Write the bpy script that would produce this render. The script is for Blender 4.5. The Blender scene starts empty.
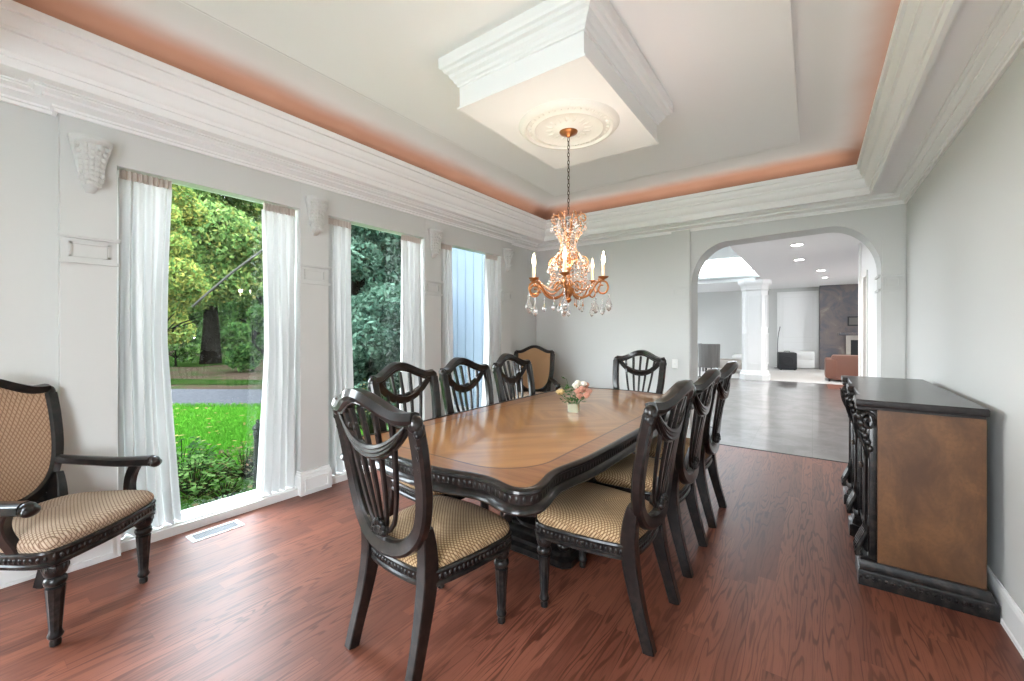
import bpy, bmesh, math, random
from mathutils import Vector, Matrix
import numpy as np
random.seed(7)
PI = math.pi
SC = bpy.context.scene
C = SC.collection

# ------------------------------------------------------------------ materials
def nodes_of(m):
    m.use_nodes = True
    return m.node_tree.nodes, m.node_tree.links

def mat(name, col, rough=.5, metal=0., spec=.5, coat=0., bump=None, **kw):
    m = bpy.data.materials.new(name)
    N, L = nodes_of(m)
    b = N['Principled BSDF']
    b.inputs['Base Color'].default_value = (*col, 1)
    b.inputs['Roughness'].default_value = rough
    b.inputs['Metallic'].default_value = metal
    b.inputs['Specular IOR Level'].default_value = spec
    b.inputs['Coat Weight'].default_value = coat
    for k, v in kw.items():
        b.inputs[k.replace('_', ' ')].default_value = v
    if bump:
        sc, st, dist = bump
        t = N.new('ShaderNodeTexNoise'); t.inputs['Scale'].default_value = sc; t.inputs['Detail'].default_value = 4
        g = N.new('ShaderNodeNewGeometry'); L.new(g.outputs['Position'], t.inputs['Vector'])
        bp = N.new('ShaderNodeBump'); bp.inputs['Strength'].default_value = st; bp.inputs['Distance'].default_value = dist
        L.new(t.outputs[0], bp.inputs['Height']); L.new(bp.outputs[0], b.inputs['Normal'])
    return m

class NT:
    """small helper for node maths"""
    def __init__(s, m):
        s.m = m; s.N, s.L = nodes_of(m); s.b = s.N['Principled BSDF']
    def val(s, x, sock):
        if isinstance(x, (int, float)): sock.default_value = x
        else: s.L.new(x, sock)
    def math(s, op, a, b=0., c=0.):
        n = s.N.new('ShaderNodeMath'); n.operation = op
        s.val(a, n.inputs[0]); s.val(b, n.inputs[1])
        if op in ('MULTIPLY_ADD', 'SMOOTH_MIN'): s.val(c, n.inputs[2])
        return n.outputs[0]
    def rng(s, v, a, b, c=0., d=1., smooth=True):
        n = s.N.new('ShaderNodeMapRange')
        if smooth: n.interpolation_type = 'SMOOTHSTEP'
        s.val(v, n.inputs[0])
        for i, x in enumerate((a, b, c, d)): n.inputs[i+1].default_value = x
        return n.outputs[0]
    def mix(s, f, a, b):
        n = s.N.new('ShaderNodeMix'); n.data_type = 'RGBA'
        s.val(f, n.inputs[0])
        for x, k in ((a, 6), (b, 7)):
            if isinstance(x, tuple): n.inputs[k].default_value = (*x, 1)
            else: s.L.new(x, n.inputs[k])
        return n.outputs[2]
    def noise(s, vec, scale, detail=3, rough=.5, dist=0.):
        n = s.N.new('ShaderNodeTexNoise'); n.inputs['Scale'].default_value = scale
        n.inputs['Detail'].default_value = detail; n.inputs['Roughness'].default_value = rough
        n.inputs['Distortion'].default_value = dist
        if vec is not None: s.L.new(vec, n.inputs['Vector'])
        return n.outputs[0]
    def xyz(s, src='obj'):
        if src == 'pos': o = s.N.new('ShaderNodeNewGeometry').outputs['Position']
        else: o = s.N.new('ShaderNodeTexCoord').outputs['Object']
        n = s.N.new('ShaderNodeSeparateXYZ'); s.L.new(o, n.inputs[0])
        return o, n.outputs[0], n.outputs[1], n.outputs[2]
    def comb(s, x, y, z=0.):
        n = s.N.new('ShaderNodeCombineXYZ')
        s.val(x, n.inputs[0]); s.val(y, n.inputs[1]); s.val(z, n.inputs[2])
        return n.outputs[0]
    def white(s, v):
        n = s.N.new('ShaderNodeTexWhiteNoise'); n.noise_dimensions = '1D'; s.L.new(v, n.inputs['W']); return n.outputs[0]
    def bump(s, h, strength, dist):
        n = s.N.new('ShaderNodeBump'); n.inputs['Strength'].default_value = strength; n.inputs['Distance'].default_value = dist
        s.L.new(h, n.inputs['Height']); s.L.new(n.outputs[0], s.b.inputs['Normal'])
    def color(s, c): s.L.new(c, s.b.inputs['Base Color'])

M = {}
M['wall'] = mat('wall_paint', (.60, .605, .59), .75, spec=.25, bump=(60, .05, .002))
M['trim'] = mat('trim_paint', (.85, .85, .845), .45, spec=.35)
M['ceil'] = mat('ceiling_paint', (.87, .865, .865), .8, spec=.2)
M['plaster'] = mat('medallion_plaster', (.80, .785, .74), .6, spec=.2, bump=(70, .4, .004))
M['white'] = mat('window_white', (.82, .82, .81), .35)

def floor_mat():
    m = bpy.data.materials.new('oak_floor'); t = NT(m)
    o, x, y, z = t.xyz('pos')
    pl = t.math('FLOOR', t.math('DIVIDE', x, .083))
    r = t.white(pl)
    yy = t.math('MULTIPLY_ADD', r, 17.3, y)
    seg = t.math('FLOOR', t.math('DIVIDE', yy, 1.1))
    r2 = t.white(t.math('MULTIPLY_ADD', seg, 7.31, pl))
    zz = t.math('MULTIPLY', r2, 40.)
    v = t.comb(t.math('MULTIPLY', x, 10.), t.math('MULTIPLY', yy, .85), zz)
    n = t.noise(v, 1.0, 2.5, .5, .25)
    rings = t.math('SINE', t.math('MULTIPLY', n, 80.))
    rings = t.math('MULTIPLY', t.rng(rings, .3, .98), t.rng(t.noise(t.comb(t.math('MULTIPLY', x, 3.), t.math('MULTIPLY', yy, .7), zz), 1., 2), .35, .6, .35, 1.))
    fine = t.noise(t.comb(t.math('MULTIPLY', x, 260.), t.math('MULTIPLY', yy, 7.), zz), 1.0, 2)
    fine = t.rng(fine, .52, .68)
    c1 = t.mix(r2, (.155, .050, .030), (.245, .083, .049))
    c2 = t.mix(t.math('MULTIPLY', rings, .80), c1, (.075, .019, .010))
    c3 = t.mix(t.math('MULTIPLY', fine, .40), c2, (.085, .02, .012))
    fx = t.math('FRACT', t.math('DIVIDE', x, .083))
    e = t.math('MINIMUM', fx, t.math('SUBTRACT', 1., fx))
    fy = t.math('FRACT', t.math('DIVIDE', yy, 1.1))
    ey = t.math('MULTIPLY', t.math('MINIMUM', fy, t.math('SUBTRACT', 1., fy)), 13.)
    g = t.rng(t.math('MINIMUM', e, ey), 0., .018, .45, 0.)
    t.color(t.mix(g, c3, (.06, .015, .01)))
    t.b.inputs['Roughness'].default_value = .40
    t.b.inputs['Specular IOR Level'].default_value = .45
    t.b.inputs['Coat Weight'].default_value = .0
    h = t.math('ADD', t.math('MULTIPLY', rings, -.4), t.math('MULTIPLY', g, -2.))
    t.bump(h, .05, .001)
    return m
M['floor'] = floor_mat()

def tile_mat():
    m = bpy.data.materials.new('marble_tile'); t = NT(m)
    o, x, y, z = t.xyz('pos')
    n = t.noise(o, 3., 6, .65, .6)
    n2 = t.noise(o, 26., 3, .6)
    c = t.mix(t.rng(n, .35, .68), (.16, .145, .142), (.27, .25, .245))
    c = t.mix(t.rng(n2, .55, .75, 0, .4), c, (.07, .06, .06))
    fx = t.math('FRACT', t.math('DIVIDE', x, .61)); fy = t.math('FRACT', t.math('DIVIDE', y, .61))
    e = t.math('MINIMUM', t.math('MINIMUM', fx, t.math('SUBTRACT', 1., fx)), t.math('MINIMUM', fy, t.math('SUBTRACT', 1., fy)))
    t.color(t.mix(t.rng(e, .002, .007, .6, 0.), c, (.09, .085, .08)))
    t.b.inputs['Roughness'].default_value = .285
    t.b.inputs['Coat Weight'].default_value = 1.; t.b.inputs['Coat Roughness'].default_value = .05; t.b.inputs['Coat IOR'].default_value = 1.5
    t.b.inputs['Specular IOR Level'].default_value = .5
    return m
M['tile'] = tile_mat()

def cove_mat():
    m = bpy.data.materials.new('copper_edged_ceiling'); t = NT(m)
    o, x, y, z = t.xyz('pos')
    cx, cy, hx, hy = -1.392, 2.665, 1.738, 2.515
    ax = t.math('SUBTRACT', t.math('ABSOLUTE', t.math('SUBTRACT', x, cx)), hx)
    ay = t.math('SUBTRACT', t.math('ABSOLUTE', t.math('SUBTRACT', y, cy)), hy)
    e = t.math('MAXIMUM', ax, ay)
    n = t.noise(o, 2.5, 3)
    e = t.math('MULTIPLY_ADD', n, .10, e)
    f = t.rng(e, -.14, .16)  # grey blends to copper by distance from the tray lip
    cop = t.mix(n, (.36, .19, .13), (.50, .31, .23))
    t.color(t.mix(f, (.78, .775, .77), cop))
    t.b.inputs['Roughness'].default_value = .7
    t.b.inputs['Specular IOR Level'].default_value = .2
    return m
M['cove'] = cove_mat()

def dark_mat(name, a, b, rough=.3, coat=.25):
    m = bpy.data.materials.new(name); t = NT(m)
    o, x, y, z = t.xyz('obj')
    n = t.noise(o, 30., 4)
    t.color(t.mix(t.rng(n, .4, .7), a, b))
    t.b.inputs['Roughness'].default_value = rough
    t.b.inputs['Coat Weight'].default_value = coat; t.b.inputs['Coat Roughness'].default_value = .09; t.b.inputs['Specular IOR Level'].default_value = .25
    t.bump(t.noise(o, 140., 2), .08, .001)
    return m
M['ebony'] = dark_mat('ebonised_wood', (.006, .005, .005), (.018, .012, .010), .285, .5)
M['ebonytop'] = dark_mat('sideboard_top_black', (.014, .011, .011), (.024, .019, .018), .285, .25)
M['carved'] = dark_mat('carved_black_wood', (.006, .0055, .006), (.026, .022, .019), .30, .2)

def fabric_mat(name, a, b, c, s=.0155):
    m = bpy.data.materials.new(name); t = NT(m)
    o, x, y, z = t.xyz('obj')
    u = t.math('ADD', t.math('MULTIPLY', x, 1.), t.math('MULTIPLY', z, .75))
    w = t.math('ADD', t.math('MULTIPLY', y, 1.), t.math('MULTIPLY', z, .75))
    p = t.math('ABSOLUTE', t.math('SUBTRACT', t.math('FRACT', t.math('DIVIDE', t.math('ADD', x, w), s)), .5))
    q = t.math('ABSOLUTE', t.math('SUBTRACT', t.math('FRACT', t.math('DIVIDE', t.math('SUBTRACT', w, x), s)), .5))
    d = t.math('MAXIMUM', p, q)
    line = t.rng(d, .33, .45)
    dot = t.rng(t.math('ADD', p, q), .12, .3, 1., 0.)
    col = t.mix(line, a, b)
    col = t.mix(t.math('MULTIPLY', dot, .55), col, c)
    t.color(col)
    t.b.inputs['Roughness'].default_value = .8
    t.b.inputs['Sheen Weight'].default_value = .05
    t.b.inputs['Specular IOR Level'].default_value = .2
    t.bump(t.math('SUBTRACT', 1., line), .5, .002)
    return m
M['seatfab'] = fabric_mat('lattice_seat_fabric', (.43, .285, .155), (.12, .062, .027), (.62, .50, .34), .0175)
M['backfab'] = fabric_mat('lattice_back_fabric', (.46, .30, .20), (.26, .15, .09), (.54, .39, .28), .018)
M['armfab_lit'] = fabric_mat('lit_lattice_seat_fabric', (.48, .35, .25), (.19, .115, .075), (.64, .53, .42), .0175)  # same seat fabric again, the armchair's brighter light put into its colour
M['farfab'] = mat('plain_tan_fabric', (.40, .24, .13), .85, spec=.1, bump=(300, .4, .001))

def table_mat():
    m = bpy.data.materials.new('walnut_table_veneer'); t = NT(m)
    o, x, y, z = t.xyz('obj')
    u = t.math('ABSOLUTE', x); v = t.math('ABSOLUTE', y)
    qx = t.math('MAXIMUM', t.math('SUBTRACT', u, .24), 0.); qy = t.math('MAXIMUM', t.math('SUBTRACT', v, 1.02), 0.)
    d = t.math('SQRT', t.math('ADD', t.math('MULTIPLY', qx, qx), t.math('MULTIPLY', qy, qy)))
    inner = t.rng(d, .278, .284, 0., 1.)
    line = t.math('MULTIPLY', t.rng(d, .272, .276), t.rng(d, .284, .288, 1., 0.))
    # matched veneer: grain turns with the quadrant
    lea = v
    a1 = t.math('ADD', t.math('MULTIPLY', u, .72), t.math('MULTIPLY', lea, .70))
    b1 = t.math('SUBTRACT', t.math('MULTIPLY', u, .70), t.math('MULTIPLY', lea, .72))
    g1 = t.noise(t.comb(t.math('MULTIPLY', a1, 13.), t.math('MULTIPLY', b1, 1.6), 0.), 1., 3, .5, .05)
    g2 = t.noise(t.comb(t.math('MULTIPLY', u, 3.), t.math('MULTIPLY', v, 34.), 3.), 1., 3, .5, .0)
    big = t.noise(t.comb(t.math('MULTIPLY', a1, 3.), t.math('MULTIPLY', b1, 1.2), 7.), 1., 2)
    f = t.mix(t.rng(g1, .3, .7), (.46, .215, .062), (.31, .126, .035))
    f = t.mix(t.rng(big, .35, .7, 0, .35), f, (.52, .25, .09))
    bnd = t.mix(t.rng(g2, .3, .7), (.36, .150, .050), (.25, .095, .032))
    c = t.mix(inner, f, bnd)
    c = t.mix(t.math('MULTIPLY', line, .8), c, (.06, .02, .01))
    t.color(c)
    t.b.inputs['Roughness'].default_value = .285
    t.b.inputs['Coat Weight'].default_value = .6; t.b.inputs['Coat Roughness'].default_value = .10
    return m
M['tabletop'] = table_mat()

def burl_mat():
    m = bpy.data.materials.new('bronze_brown_side_panel'); t = NT(m)
    o, x, y, z = t.xyz('obj')
    n = t.noise(t.comb(t.math('MULTIPLY', x, 2.), y, z), 4., 5, .6, .5)
    n2 = t.noise(o, 60., 3)
    c = t.mix(t.rng(n, .3, .72), (.075, .031, .012), (.165, .074, .027))
    c = t.mix(t.math('MULTIPLY', t.rng(n2, .4, .7), .25), c, (.07, .03, .012))
    t.color(c); t.b.inputs['Roughness'].default_value = .38
    return m
M['burl'] = burl_mat()

M['gold'] = mat('antique_gold', (.36, .145, .05), .3, .8)
M['chain'] = mat('dark_bronze_chain', (.10, .075, .06), .4, .8)
M['candle'] = mat('candle_sleeve', (.80, .62, .42), .5, **{'Emission_Color': (1, .7, .4, 1), 'Emission_Strength': .03})
M['bulb'] = mat('flame_bulb', (1, .9, .75), .3, **{'Emission_Color': (1, .78, .5, 1), 'Emission_Strength': 9.})
M['bulbdim'] = mat('flame_bulb_dim', (1, .9, .75), .3, **{'Emission_Color': (1, .62, .35, 1), 'Emission_Strength': 1.2})
M['crystal'] = mat('cut_crystal', (1, .97, .95), .03, spec=.9, **{'Transmission_Weight': .85, 'IOR': 1.5})
M['bead'] = mat('amber_bead', (.85, .45, .26), .12, spec=.9, **{'Transmission_Weight': .55, 'IOR': 1.45})

def glass_mat():
    m = bpy.data.materials.new('window_glass'); N, L = nodes_of(m)
    N.remove(N['Principled BSDF']); out = N['Material Output']
    tr = N.new('ShaderNodeBsdfTransparent'); tr.inputs[0].default_value = (.97, .985, .98, 1)
    gl = N.new('ShaderNodeBsdfGlossy'); gl.inputs['Roughness'].default_value = .01
    lw = N.new('ShaderNodeLayerWeight'); lw.inputs[0].default_value = .5
    pw = N.new('ShaderNodeMath'); pw.operation = 'POWER'; L.new(lw.outputs['Facing'], pw.inputs[0]); pw.inputs[1].default_value = 4
    fr = N.new('ShaderNodeMath'); fr.operation = 'MULTIPLY_ADD'; L.new(pw.outputs[0], fr.inputs[0]); fr.inputs[1].default_value = .6; fr.inputs[2].default_value = .02
    mx = N.new('ShaderNodeMixShader')
    L.new(fr.outputs[0], mx.inputs[0]); L.new(tr.outputs[0], mx.inputs[1]); L.new(gl.outputs[0], mx.inputs[2])
    L.new(mx.outputs[0], out.inputs[0]); return m
M['glass'] = glass_mat()

def sheer_mat():
    m = bpy.data.materials.new('white_sheer'); N, L = nodes_of(m)
    N.remove(N['Principled BSDF']); out = N['Material Output']
    d = N.new('ShaderNodeBsdfDiffuse'); d.inputs[0].default_value = (.76, .75, .74, 1)
    tl = N.new('ShaderNodeBsdfTranslucent'); tl.inputs[0].default_value = (.27, .265, .262, 1)
    tr = N.new('ShaderNodeBsdfTransparent')
    a = N.new('ShaderNodeMixShader'); a.inputs[0].default_value = .4
    b = N.new('ShaderNodeMixShader'); b.inputs[0].default_value = .004
    L.new(d.outputs[0], a.inputs[1]); L.new(tl.outputs[0], a.inputs[2])
    L.new(a.outputs[0], b.inputs[1]); L.new(tr.outputs[0], b.inputs[2]); L.new(b.outputs[0], out.inputs[0])
    return m
M['sheer'] = sheer_mat()
M['heading'] = mat('curtain_heading_tape', (.55, .48, .44), .8, spec=.1)

def leaf_mat(name, cols, trans=.35):
    m = bpy.data.materials.new(name); N, L = nodes_of(m); t = NT.__new__(NT); t.m = m; t.N = N; t.L = L
    N.remove(N['Principled BSDF']); out = N['Material Output']
    g = N.new('ShaderNodeNewGeometry')
    r = N.new('ShaderNodeValToRGB')
    el = r.color_ramp.elements
    while len(el) < len(cols): el.new(.5)
    for i, c in enumerate(cols):
        el[i].position = i/(len(cols)-1) if len(cols) > 1 else 0; el[i].color = (*c, 1)
    L.new(g.outputs['Random Per Island'], r.inputs[0])
    d = N.new('ShaderNodeBsdfDiffuse'); tl = N.new('ShaderNodeBsdfTranslucent')
    L.new(r.outputs[0], d.inputs[0]); L.new(r.outputs[0], tl.inputs[0])
    a = N.new('ShaderNodeMixShader'); a.inputs[0].default_value = trans
    L.new(d.outputs[0], a.inputs[1]); L.new(tl.outputs[0], a.inputs[2]); L.new(a.outputs[0], out.inputs[0])
    return m
M['leafA'] = leaf_mat('maple_leaves', [(0.0316, 0.0706, 0.0194), (0.0609, 0.1157, 0.0316), (0.1218, 0.1705, 0.0487), (0.0487, 0.0974, 0.0316), (0.1583, 0.1583, 0.0426)])
M['leafB'] = leaf_mat('dark_leaves', [(0.0121, 0.0302, 0.0101), (0.0252, 0.0554, 0.0161), (0.0504, 0.0907, 0.0252)])
M['leafC'] = leaf_mat('evergreen_needles', [(0.0147, 0.0367, 0.0252), (0.0420, 0.0840, 0.0577), (0.0945, 0.1522, 0.1103), (0.0263, 0.0577, 0.0367)])
M['leafD'] = leaf_mat('shrub_leaves', [(0.0185, 0.0462, 0.0118), (0.0420, 0.0840, 0.0210), (0.0840, 0.1344, 0.0420)])
M['leafY'] = leaf_mat('yellowing_leaves', [(0.0609, 0.1157, 0.0305), (0.1949, 0.1827, 0.0426), (0.0487, 0.1035, 0.0268), (0.1096, 0.1583, 0.0365)])
M['grass'] = leaf_mat('grass_blades', [(0.0168, 0.0714, 0.0050), (0.0302, 0.0966, 0.0084), (0.0420, 0.1134, 0.0118)], .3)
M['fallen'] = leaf_mat('fallen_leaf_colours', [(0.0806, 0.0554, 0.0151), (0.1109, 0.0907, 0.0353), (0.0504, 0.0302, 0.0151)], .1)
M['petalA'] = mat('apricot_petals', (.60, .30, .22), .6); M['petalW'] = mat('white_petals', (.80, .76, .66), .6)
M['petalY'] = mat('dried_yellow_petals', (.62, .46, .22), .7)
M['stem'] = mat('flower_green', (.05, .14, .03), .6)
M['outstem'] = mat('garden_stem', (.006, .010, .004), .9, spec=.0)
M['vase'] = mat('vase_glass', (.86, .85, .55), .05, spec=.8, **{'Transmission_Weight': .7, 'IOR': 1.4})
M['bark'] = mat('bark', (.0030, .0027, .0020), .95, spec=.0, bump=(9, .9, .08))
M['pale_bark'] = mat('pale_dead_branch', (.035, .035, .030), .9, spec=.0)

def two_tone(name, a, b, scale, lo=.4, hi=.6, rough=.9, src='pos'):
    m = bpy.data.materials.new(name); t = NT(m)
    o, x, y, z = t.xyz(src)
    t.color(t.mix(t.rng(t.noise(o, scale, 5, .6), lo, hi), a, b)); t.b.inputs['Roughness'].default_value = rough
    t.b.inputs['Specular IOR Level'].default_value = .0
    return m
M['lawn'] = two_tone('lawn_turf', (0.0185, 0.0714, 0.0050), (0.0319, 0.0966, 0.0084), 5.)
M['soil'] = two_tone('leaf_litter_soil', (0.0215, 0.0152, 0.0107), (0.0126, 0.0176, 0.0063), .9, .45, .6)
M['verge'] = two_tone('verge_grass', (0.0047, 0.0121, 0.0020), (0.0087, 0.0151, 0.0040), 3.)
M['drive'] = two_tone('pale_driveway', (0.0252, 0.0252, 0.0277), (0.0336, 0.0336, 0.0361), 14.)
M['siding'] = mat('pale_blue_siding', (0.1050, 0.1302, 0.1596), .5, spec=.1)
def stone_mat():
    m = bpy.data.materials.new('grey_rose_stone'); t = NT(m)
    o, x, y, z = t.xyz('pos')
    n = t.noise(o, 1.6, 6, .65, 1.2)
    c = t.mix(t.rng(n, .38, .62), (.085, .085, .10), (.16, .125, .115))
    c = t.mix(t.rng(n, .60, .68, 0, .7), c, (.25, .22, .20))
    t.color(c); t.b.inputs['Roughness'].default_value = .3
    return m
M['stone'] = stone_mat()
M['leather'] = mat('tan_red_leather', (.20, .085, .058), .45)
M['carpet'] = mat('pale_carpet', (.62, .61, .60), .95, spec=.05)
M['black'] = mat('matte_black', (.012, .013, .016), .6)
M['greyfab'] = mat('silver_grey_velvet', (.13, .12, .11), .6, **{'Sheen_Weight': .4})
M['taupe'] = mat('taupe_upholstery', (.42, .38, .34), .8)
M['brown'] = mat('brown_door', (.26, .17, .13), .5)
M['lens'] = mat('downlight_lens', (1, 1, 1), .4, **{'Emission_Color': (1, .95, .88, 1), 'Emission_Strength': 14.})
M['ventgrey'] = mat('register_louvres', (.10, .10, .105), .45, .3)
M['plate'] = mat('switch_plate', (.80, .80, .78), .4)
M['lantern'] = mat('post_verdigris', (.012, .015, .012), .7, spec=.03)
M['leafR'] = leaf_mat('russet_twiggy_leaves', [(.022, .014, .010), (.03, .045, .014), (.06, .07, .03), (.10, .06, .03)])
M['bounce_pale'] = mat('bounce_ground_pale', (.5, .5, .48), .9)

# ------------------------------------------------------------------ mesh kit
class MB:
    def __init__(s): s.v = []; s.f = []
    def add(s, vs, fs, mtx=None):
        b = len(s.v)
        if mtx is not None: vs = [tuple(mtx @ Vector(p)) for p in vs]
        s.v.extend([tuple(p) for p in vs]); s.f.extend([tuple(b+i for i in f) for f in fs]); return s
    def box(s, x0, x1, y0, y1, z0, z1, mtx=None):
        return s.add([(x0,y0,z0),(x1,y0,z0),(x1,y1,z0),(x0,y1,z0),(x0,y0,z1),(x1,y0,z1),(x1,y1,z1),(x0,y1,z1)],
              [(0,3,2,1),(4,5,6,7),(0,1,5,4),(1,2,6,5),(2,3,7,6),(3,0,4,7)], mtx)
    def cbox(s, x0, x1, y0, y1, z0, z1, c=.006, mtx=None):
        """box with chamfered edges"""
        bm = bmesh.new(); bmesh.ops.create_cube(bm, size=1)
        for v in bm.verts:
            v.co = Vector(((x0+x1)/2+v.co.x*(x1-x0), (y0+y1)/2+v.co.y*(y1-y0), (z0+z1)/2+v.co.z*(z1-z0)))
        bmesh.ops.bevel(bm, geom=bm.edges[:], offset=c, segments=2, affect='EDGES', profile=.5)
        return s.bm(bm, mtx)
    def bm(s, bm, mtx=None):
        bm.verts.index_update()
        s.add([v.co[:] for v in bm.verts], [[v.index for v in f.verts] for f in bm.faces], mtx); bm.free(); return s
    def loops(s, rings, closed=True, cap=True, mtx=None, loop=False):
        """connect rings of points"""
        n = len(rings[0]); vs = [p for r in rings for p in r]; fs = []
        R = len(rings)
        for i in range(R if loop else R-1):
            a = i*n; b = ((i+1) % R)*n
            for j in range(n if closed else n-1):
                k = (j+1) % n
                fs.append((a+j, a+k, b+k, b+j))
        if cap and closed and not loop:
            fs.append(tuple(range(n-1, -1, -1))); fs.append(tuple((R-1)*n+j for j in range(n)))
        return s.add(vs, fs, mtx)
    def lathe(s, prof, c=(0,0,0), seg=20, mtx=None, flute=None):
        rings = []
        for r, z in prof:
            ring = []
            for k in range(seg):
                a = 2*PI*k/seg
                rr = r
                if flute and flute[1] < z < flute[2]: rr = r*(1-flute[3]*(k % 2))
                ring.append((c[0]+rr*math.cos(a), c[1]+rr*math.sin(a), c[2]+z))
            rings.append(ring)
        return s.loops(rings, mtx=mtx)
    def ball(s, c, r, seg=10, rg=7, mtx=None, rot=None):
        if isinstance(r, (int, float)): r = (r, r, r)
        rings = []
        for i in range(rg+1):
            th = PI*i/rg*.998+.003; rings.append([(r[0]*math.sin(th)*math.cos(2*PI*k/seg), r[1]*math.sin(th)*math.sin(2*PI*k/seg), -r[2]*math.cos(th)) for k in range(seg)])
        m = Matrix.Translation(c)
        if rot is not None: m = m @ rot
        if mtx is not None: m = mtx @ m
        return s.loops(rings, mtx=m)
    def sweep(s, path, prof, hint=(0,0,1), closed=False, scale=None, mtx=None, cap=True):
        """prof: (a,b) list; a along side = tangent x hint-ish, b along up. hint may be a list per point"""
        P = [Vector(p) for p in path]; n = len(P); rings = []
        for i in range(n):
            if closed: t = P[(i+1) % n]-P[i-1]
            else: t = P[min(i+1, n-1)]-P[max(i-1, 0)]
            t.normalize()
            h = Vector(hint[i] if isinstance(hint[0], (tuple, list, Vector)) else hint)
            a = t.cross(h)
            if a.length < 1e-5: a = t.orthogonal()
            a.normalize(); b = a.cross(t); b.normalize()
            k = 1 if scale is None else (scale(i/(n-1)) if callable(scale) else scale[i])
            rings.append([tuple(P[i]+a*(u*k)+b*(v*k)) for u, v in prof])
        return s.loops(rings, mtx=mtx, loop=closed, cap=cap)
    def tube(s, path, r, seg=8, closed=False, scale=None, mtx=None, hint=(.13,.27,1)):
        return s.sweep(path, [(r*math.cos(2*PI*k/seg), r*math.sin(2*PI*k/seg)) for k in range(seg)], hint, closed, scale, mtx)
    def mould(s, plan, prof, closed=False, closeprof=False, mtx=None):
        """mitred moulding: plan = 2D polyline, prof = (outset to the LEFT of the direction, z)"""
        n = len(plan); rings = []
        for i in range(n):
            p = Vector(plan[i])
            a = (p-Vector(plan[i-1])) if (i > 0 or closed) else None
            b = (Vector(plan[(i+1) % n])-p) if (i < n-1 or closed) else None
            if a is None: a = b
            if b is None: b = a
            a = a.normalized(); b = b.normalized()
            na = Vector((-a.y, a.x)); nb = Vector((-b.y, b.x))
            mt = na+nb; mt = mt/(max(.2, mt.dot(na)))
            rings.append([(p.x+mt.x*o, p.y+mt.y*o, z) for o, z in prof])
        m = len(prof); fs = []; vs = [q for r in rings for q in r]
        for i in range(n if closed else n-1):
            A = i*m; B = ((i+1) % n)*m
            for j in range(m if closeprof else m-1):
                k = (j+1) % m; fs.append((A+j, A+k, B+k, B+j))
        if closeprof and not closed:
            fs.append(tuple(range(m))); fs.append(tuple((n-1)*m+j for j in range(m-1, -1, -1)))
        return s.add(vs, fs, mtx)

def smooth_pts(pts, it=2, closed=False):
    P = [Vector(p) for p in pts]
    for _ in range(it):
        Q = []
        n = len(P)
        if not closed: Q.append(P[0])
        for i in range(n if closed else n-1):
            a, b = P[i], P[(i+1) % n]; Q += [a*.75+b*.25, a*.25+b*.75]
        if not closed: Q.append(P[-1])
        P = Q
    return [tuple(p) for p in P]

def obj(name, mb, m, parent=None, smooth=True, ang=40):
    me = bpy.data.meshes.new(name)
    me.from_pydata(mb.v, [], mb.f); me.materials.append(m)
    bm = bmesh.new(); bm.from_mesh(me); bmesh.ops.recalc_face_normals(bm, faces=bm.faces[:]); bm.to_mesh(me); bm.free()
    if smooth:
        me.polygons.foreach_set('use_smooth', [True]*len(me.polygons))
        try: me.set_sharp_from_angle(angle=math.radians(ang))
        except Exception: pass
    me.update()
    o = bpy.data.objects.new(name, me); C.objects.link(o)
    if parent is not None: o.parent = parent
    return o
def tag(o, label=None, cat=None, group=None, kind=None):
    if label: o['label'] = label
    if cat: o['category'] = cat
    if group: o['group'] = group
    if kind: o['kind'] = kind
    return o
def thing(name, label, cat, loc=(0,0,0), rotz=0., group=None, kind=None):
    o = bpy.data.objects.new(name, None); C.objects.link(o); o.empty_display_size = .1
    o.location = loc; o.rotation_euler = (0, 0, rotz)
    return tag(o, label, cat, group, kind)
def struct(name, mb, m, parent=None, smooth=False, label=None, cat=None):
    o = obj(name, mb, m, parent, smooth)
    if parent is None: o['kind'] = 'structure'
    if label: o['label'] = label
    if cat: o['category'] = cat
    return o
def dup(root, loc, rotz, label=None, group=None):
    r = root.copy(); C.objects.link(r); r.location = loc; r.rotation_euler = (0, 0, rotz)
    if label: r['label'] = label
    if group: r['group'] = group
    for ch in list(root.children):
        c = ch.copy(); C.objects.link(c); c.parent = r
        for g in ch.children:
            d = g.copy(); C.objects.link(d); d.parent = c
    return r

# ------------------------------------------------------------------ camera
H = 1.4
cam = bpy.data.cameras.new('camera'); co = bpy.data.objects.new('camera', cam); C.objects.link(co)
cam.sensor_width = 36; cam.lens = 36*415/1024
co.location = (0, 0, H); co.rotation_euler = (PI/2, 0, math.radians(35.9))
cam.shift_y = -11.0/1024; cam.clip_start = .02; cam.clip_end = 400
SC.camera = co

# ------------------------------------------------------------------ room shell
XR, XL, XP, YB, YF = .75, -3.57, -3.50, 5.585, -1.7
ZC1, ZS = 2.64, 2.74
PIL = [(.41, .65), (1.79, 2.04), (3.18, 3.43), (4.58, 4.83)]
WIN = [(.65, 1.79), (2.04, 3.18), (3.43, 4.58)]
ZW = 2.42

b = MB().box(XL-.25, XR+.2, YF-.2, YB, -.12, 0)
struct('floor', b, M['floor'], label='glossy red oak plank floor', cat='floor')
b = MB().box(-6.2, .30, YB, 13.4, -.12, 0); b.box(.30, 6, YB, 12.3, -.12, 0)
struct('floor_foyer', b, M['tile'], label='polished grey marble floor beyond the archway', cat='floor')
b = MB().box(.30, 6, 12.3, 13.4, -.12, 0)
struct('floor_hall', b, M['floor'], label='red wood floor by the leather sofa', cat='floor')
b = MB().box(-6.2, 6, 13.4, 18.7, -.12, .005)
struct('floor_far', b, M['carpet'], label='pale carpet in the far room', cat='floor')
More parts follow.
